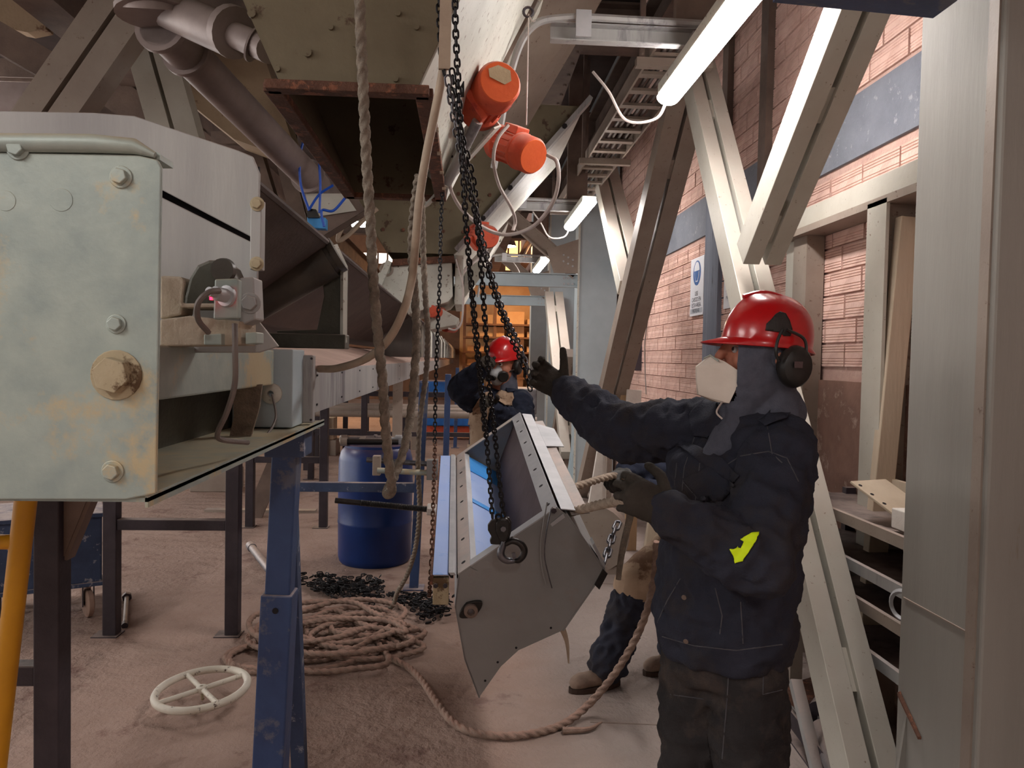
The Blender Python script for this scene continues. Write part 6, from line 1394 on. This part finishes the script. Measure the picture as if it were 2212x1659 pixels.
j2 = b.melt(.01, 5); wrinkle(j2, .011, 13, 8.0); folds(j2, sL, eL, .12, .012, 22, 1); folds(j2, eL, wL, .11, .011, 24, 2); folds(j2, sR, eR, .13, .012, 22, 3)
jk2 = j2.build('jacket', 'denim_blue', w2); jb2 = bvh_of(j2)
drape(jb2, [(1014, 1000), (1012, 930), (1020, 880), (1040, 850), (1060, 846), (1066, 862), (1058, 890), (1048, 940), (1046, 1000)], .012, 'leather_apron', 'leather_tan', jk2, 6.0)
drape(jb2, [(1072, 852), (1082, 846), (1108, 852), (1112, 862), (1106, 878), (1088, 876), (1074, 868)], .012, 'leather_bib', 'leather_tan', jk2, 6.0)
drape(jb2, [(1088, 838), (1104, 832), (1116, 842), (1108, 852), (1094, 850)], .02, 'collar', 'denim_blue', jk2, 6.0)
b = Blob(); b.cap(w2c + Z * .03, w2c - Z * .05, .175, .17, S2, .78, .4)
for hp_, k_, a_ in legs: b.chainc([hp_, k_, a_], [.105, .085, .078])
t2 = b.melt(.011, 5); wrinkle(t2, .01, 12, 2.0); t2.build('trousers', 'denim_trouser', w2)
for hp_, k_, a_ in legs: boot(w2, V((a_.x, a_.y, 0)) - F2 * .1, V((a_.x, a_.y, 0)) + F2 * .19, 'boot_leather', a_ + Z * .05)
gd = (P(1044, 778, 4.56) - wR).normalized(); glove(w2, 'glove', 'glove_dark', wR, gd, (.7, -.6, 0), 1, [cA] * 4, 1.05, cuff=(eR - wR).normalized() * .05)
gd = (P(1045, 862, 4.6) - wL).normalized(); glove(w2, 'glove', 'glove_dark', wL, gd, (-.3, -.9, 0), 1 if gd.cross(V((-.3, -.9, 0))).z > 0 else -1, [cA] * 4, 1.05, cuff=(eL - wL).normalized() * .05)
# ------------------------------------------------------------------ rope puller hidden behind the front worker
Yr = 3.75; w3c = P(1560, 1150, 3.9)
w3 = thing('person', V((w3c.x, w3c.y, 0)), 'stooping person in tan leather apron pulling ropes, mostly hidden behind the front worker', 'person', 'workers around the hanging chute')
F3 = V((-.95, -.3, 0)).normalized(); S3 = Z.cross(F3); sh3 = P(1575, 985, 3.75); hd3 = P(1600, 930, 3.72); h3f = V((-.9, -.2, -.35)).normalized(); h3u = (Z - h3f * Z.dot(h3f)).normalized()
a3L, e3L, w3L = sh3 + S3 * .17, P(1500, 1075, 3.5), P(1405, 1060, 3.56); a3R, e3R, w3R = sh3 - S3 * .17, P(1452, 1022, 3.72), P(1352, 1018, 3.6)
b = Blob(); q3 = headblob(b, hd3, h3f, h3u); b.cap(hd3 - Z * .1, sh3, .06, .1, S3, .7); b.cap(sh3, w3c, .13, .12, S3, .75); b.chainc([a3L, e3L, w3L], [.05, .045, .03]); b.chainc([a3R, e3R, w3R], [.05, .045, .03])
kF, aF = P(1375, 1262, 3.72), P(1312, 1448, 3.70); kB, aB = P(1505, 1320, 3.95), V((P(1450, 1480, 3.9).x, 3.9, .12))
hF, hB = w3c - S3 * .07 + F3 * .05, w3c + S3 * .09
b.chainc([hF, kF, aF], [.08, .055, .045]); b.chainc([hB, kB, aB], [.08, .055, .045]); body3 = b.melt(.010, 3).build('body', 'skin', w3)
for s in (-1, 1):
    m = MB(); m.ball(q3(.088, .032 * s, .004), .0115, 12); m.build('eye', 'white_board', body3)
helmet(w3, q3(-.01, 0, .045), h3f, h3u, .98)
b = Blob(); b.cap(sh3, w3c, .19, .185, S3, .72, .4); b.cap(a3L, a3R, .085, .085); b.chainc([a3L, e3L, w3L], [.085, .075, .05]); b.chainc([a3R, e3R, w3R], [.085, .075, .052])
j3 = b.melt(.01, 5); wrinkle(j3, .012, 14, 6.0); j3.build('jacket', 'denim_blue', w3)
b = Blob(); b.cap(w3c + Z * .05, w3c - Z * .05, .175, .17, S3, .78, .4); b.chainc([hF, kF, kF.lerp(aF, .6), aF], [.11, .088, .082, .075]); b.chainc([hB, kB, aB], [.105, .085, .075]); b.cap(aF + Z * .06, aF + Z * .02, .085, .088)
t3 = b.melt(.009, 4); wrinkle(t3, .014, 12, 11.0); folds(t3, kF, aF, .13, .016, 16, 5); t3.build('trousers', 'denim', w3)
# leather apron leg: open tan tube around the thigh down to below the knee
kk = kF.lerp(aF, .10); m = MB(); pr_ = []
b = Blob(); b.cap(hF + Z * .04, kF, .125, .112); b.cap(kF, kk, .112, .108, None, 1, .2); lm3 = b.melt(.01, 4); wrinkle(lm3, .008, 9, 2.0); lm3.build('leather_apron', 'leather_tan', w3)
boot(w3, V((aF.x + .07, aF.y + .02, 0)), V((aF.x - .20, aF.y - .08, 0)), 'boot_leather', aF + V((.0, 0, .04))); boot(w3, V((aB.x + .1, aB.y + .02, 0)), V((aB.x - .17, aB.y - .08, 0)), 'boot_leather', aB + Z * .05)
gd = (P(1312, 1034, 3.52) - w3R).normalized(); glove(w3, 'glove', 'glove_grey', w3R, gd, (-.3, -.5, -.8), 1 if gd.cross(V((-.3, -.5, -.8))).dot(V((0, -1, 0.3))) > 0 else -1, [(.8, 1.1, .7)] * 4, 1.25, cuff=(e3R - w3R).normalized() * .05)
gd = (P(1378, 1072, 3.5) - w3L).normalized(); glove(w3, 'glove', 'glove_grey', w3L, gd, (-.3, -.5, -.8), 1, [(.8, 1.1, .7)] * 4, 1.1, cuff=(e3L - w3L).normalized() * .05)
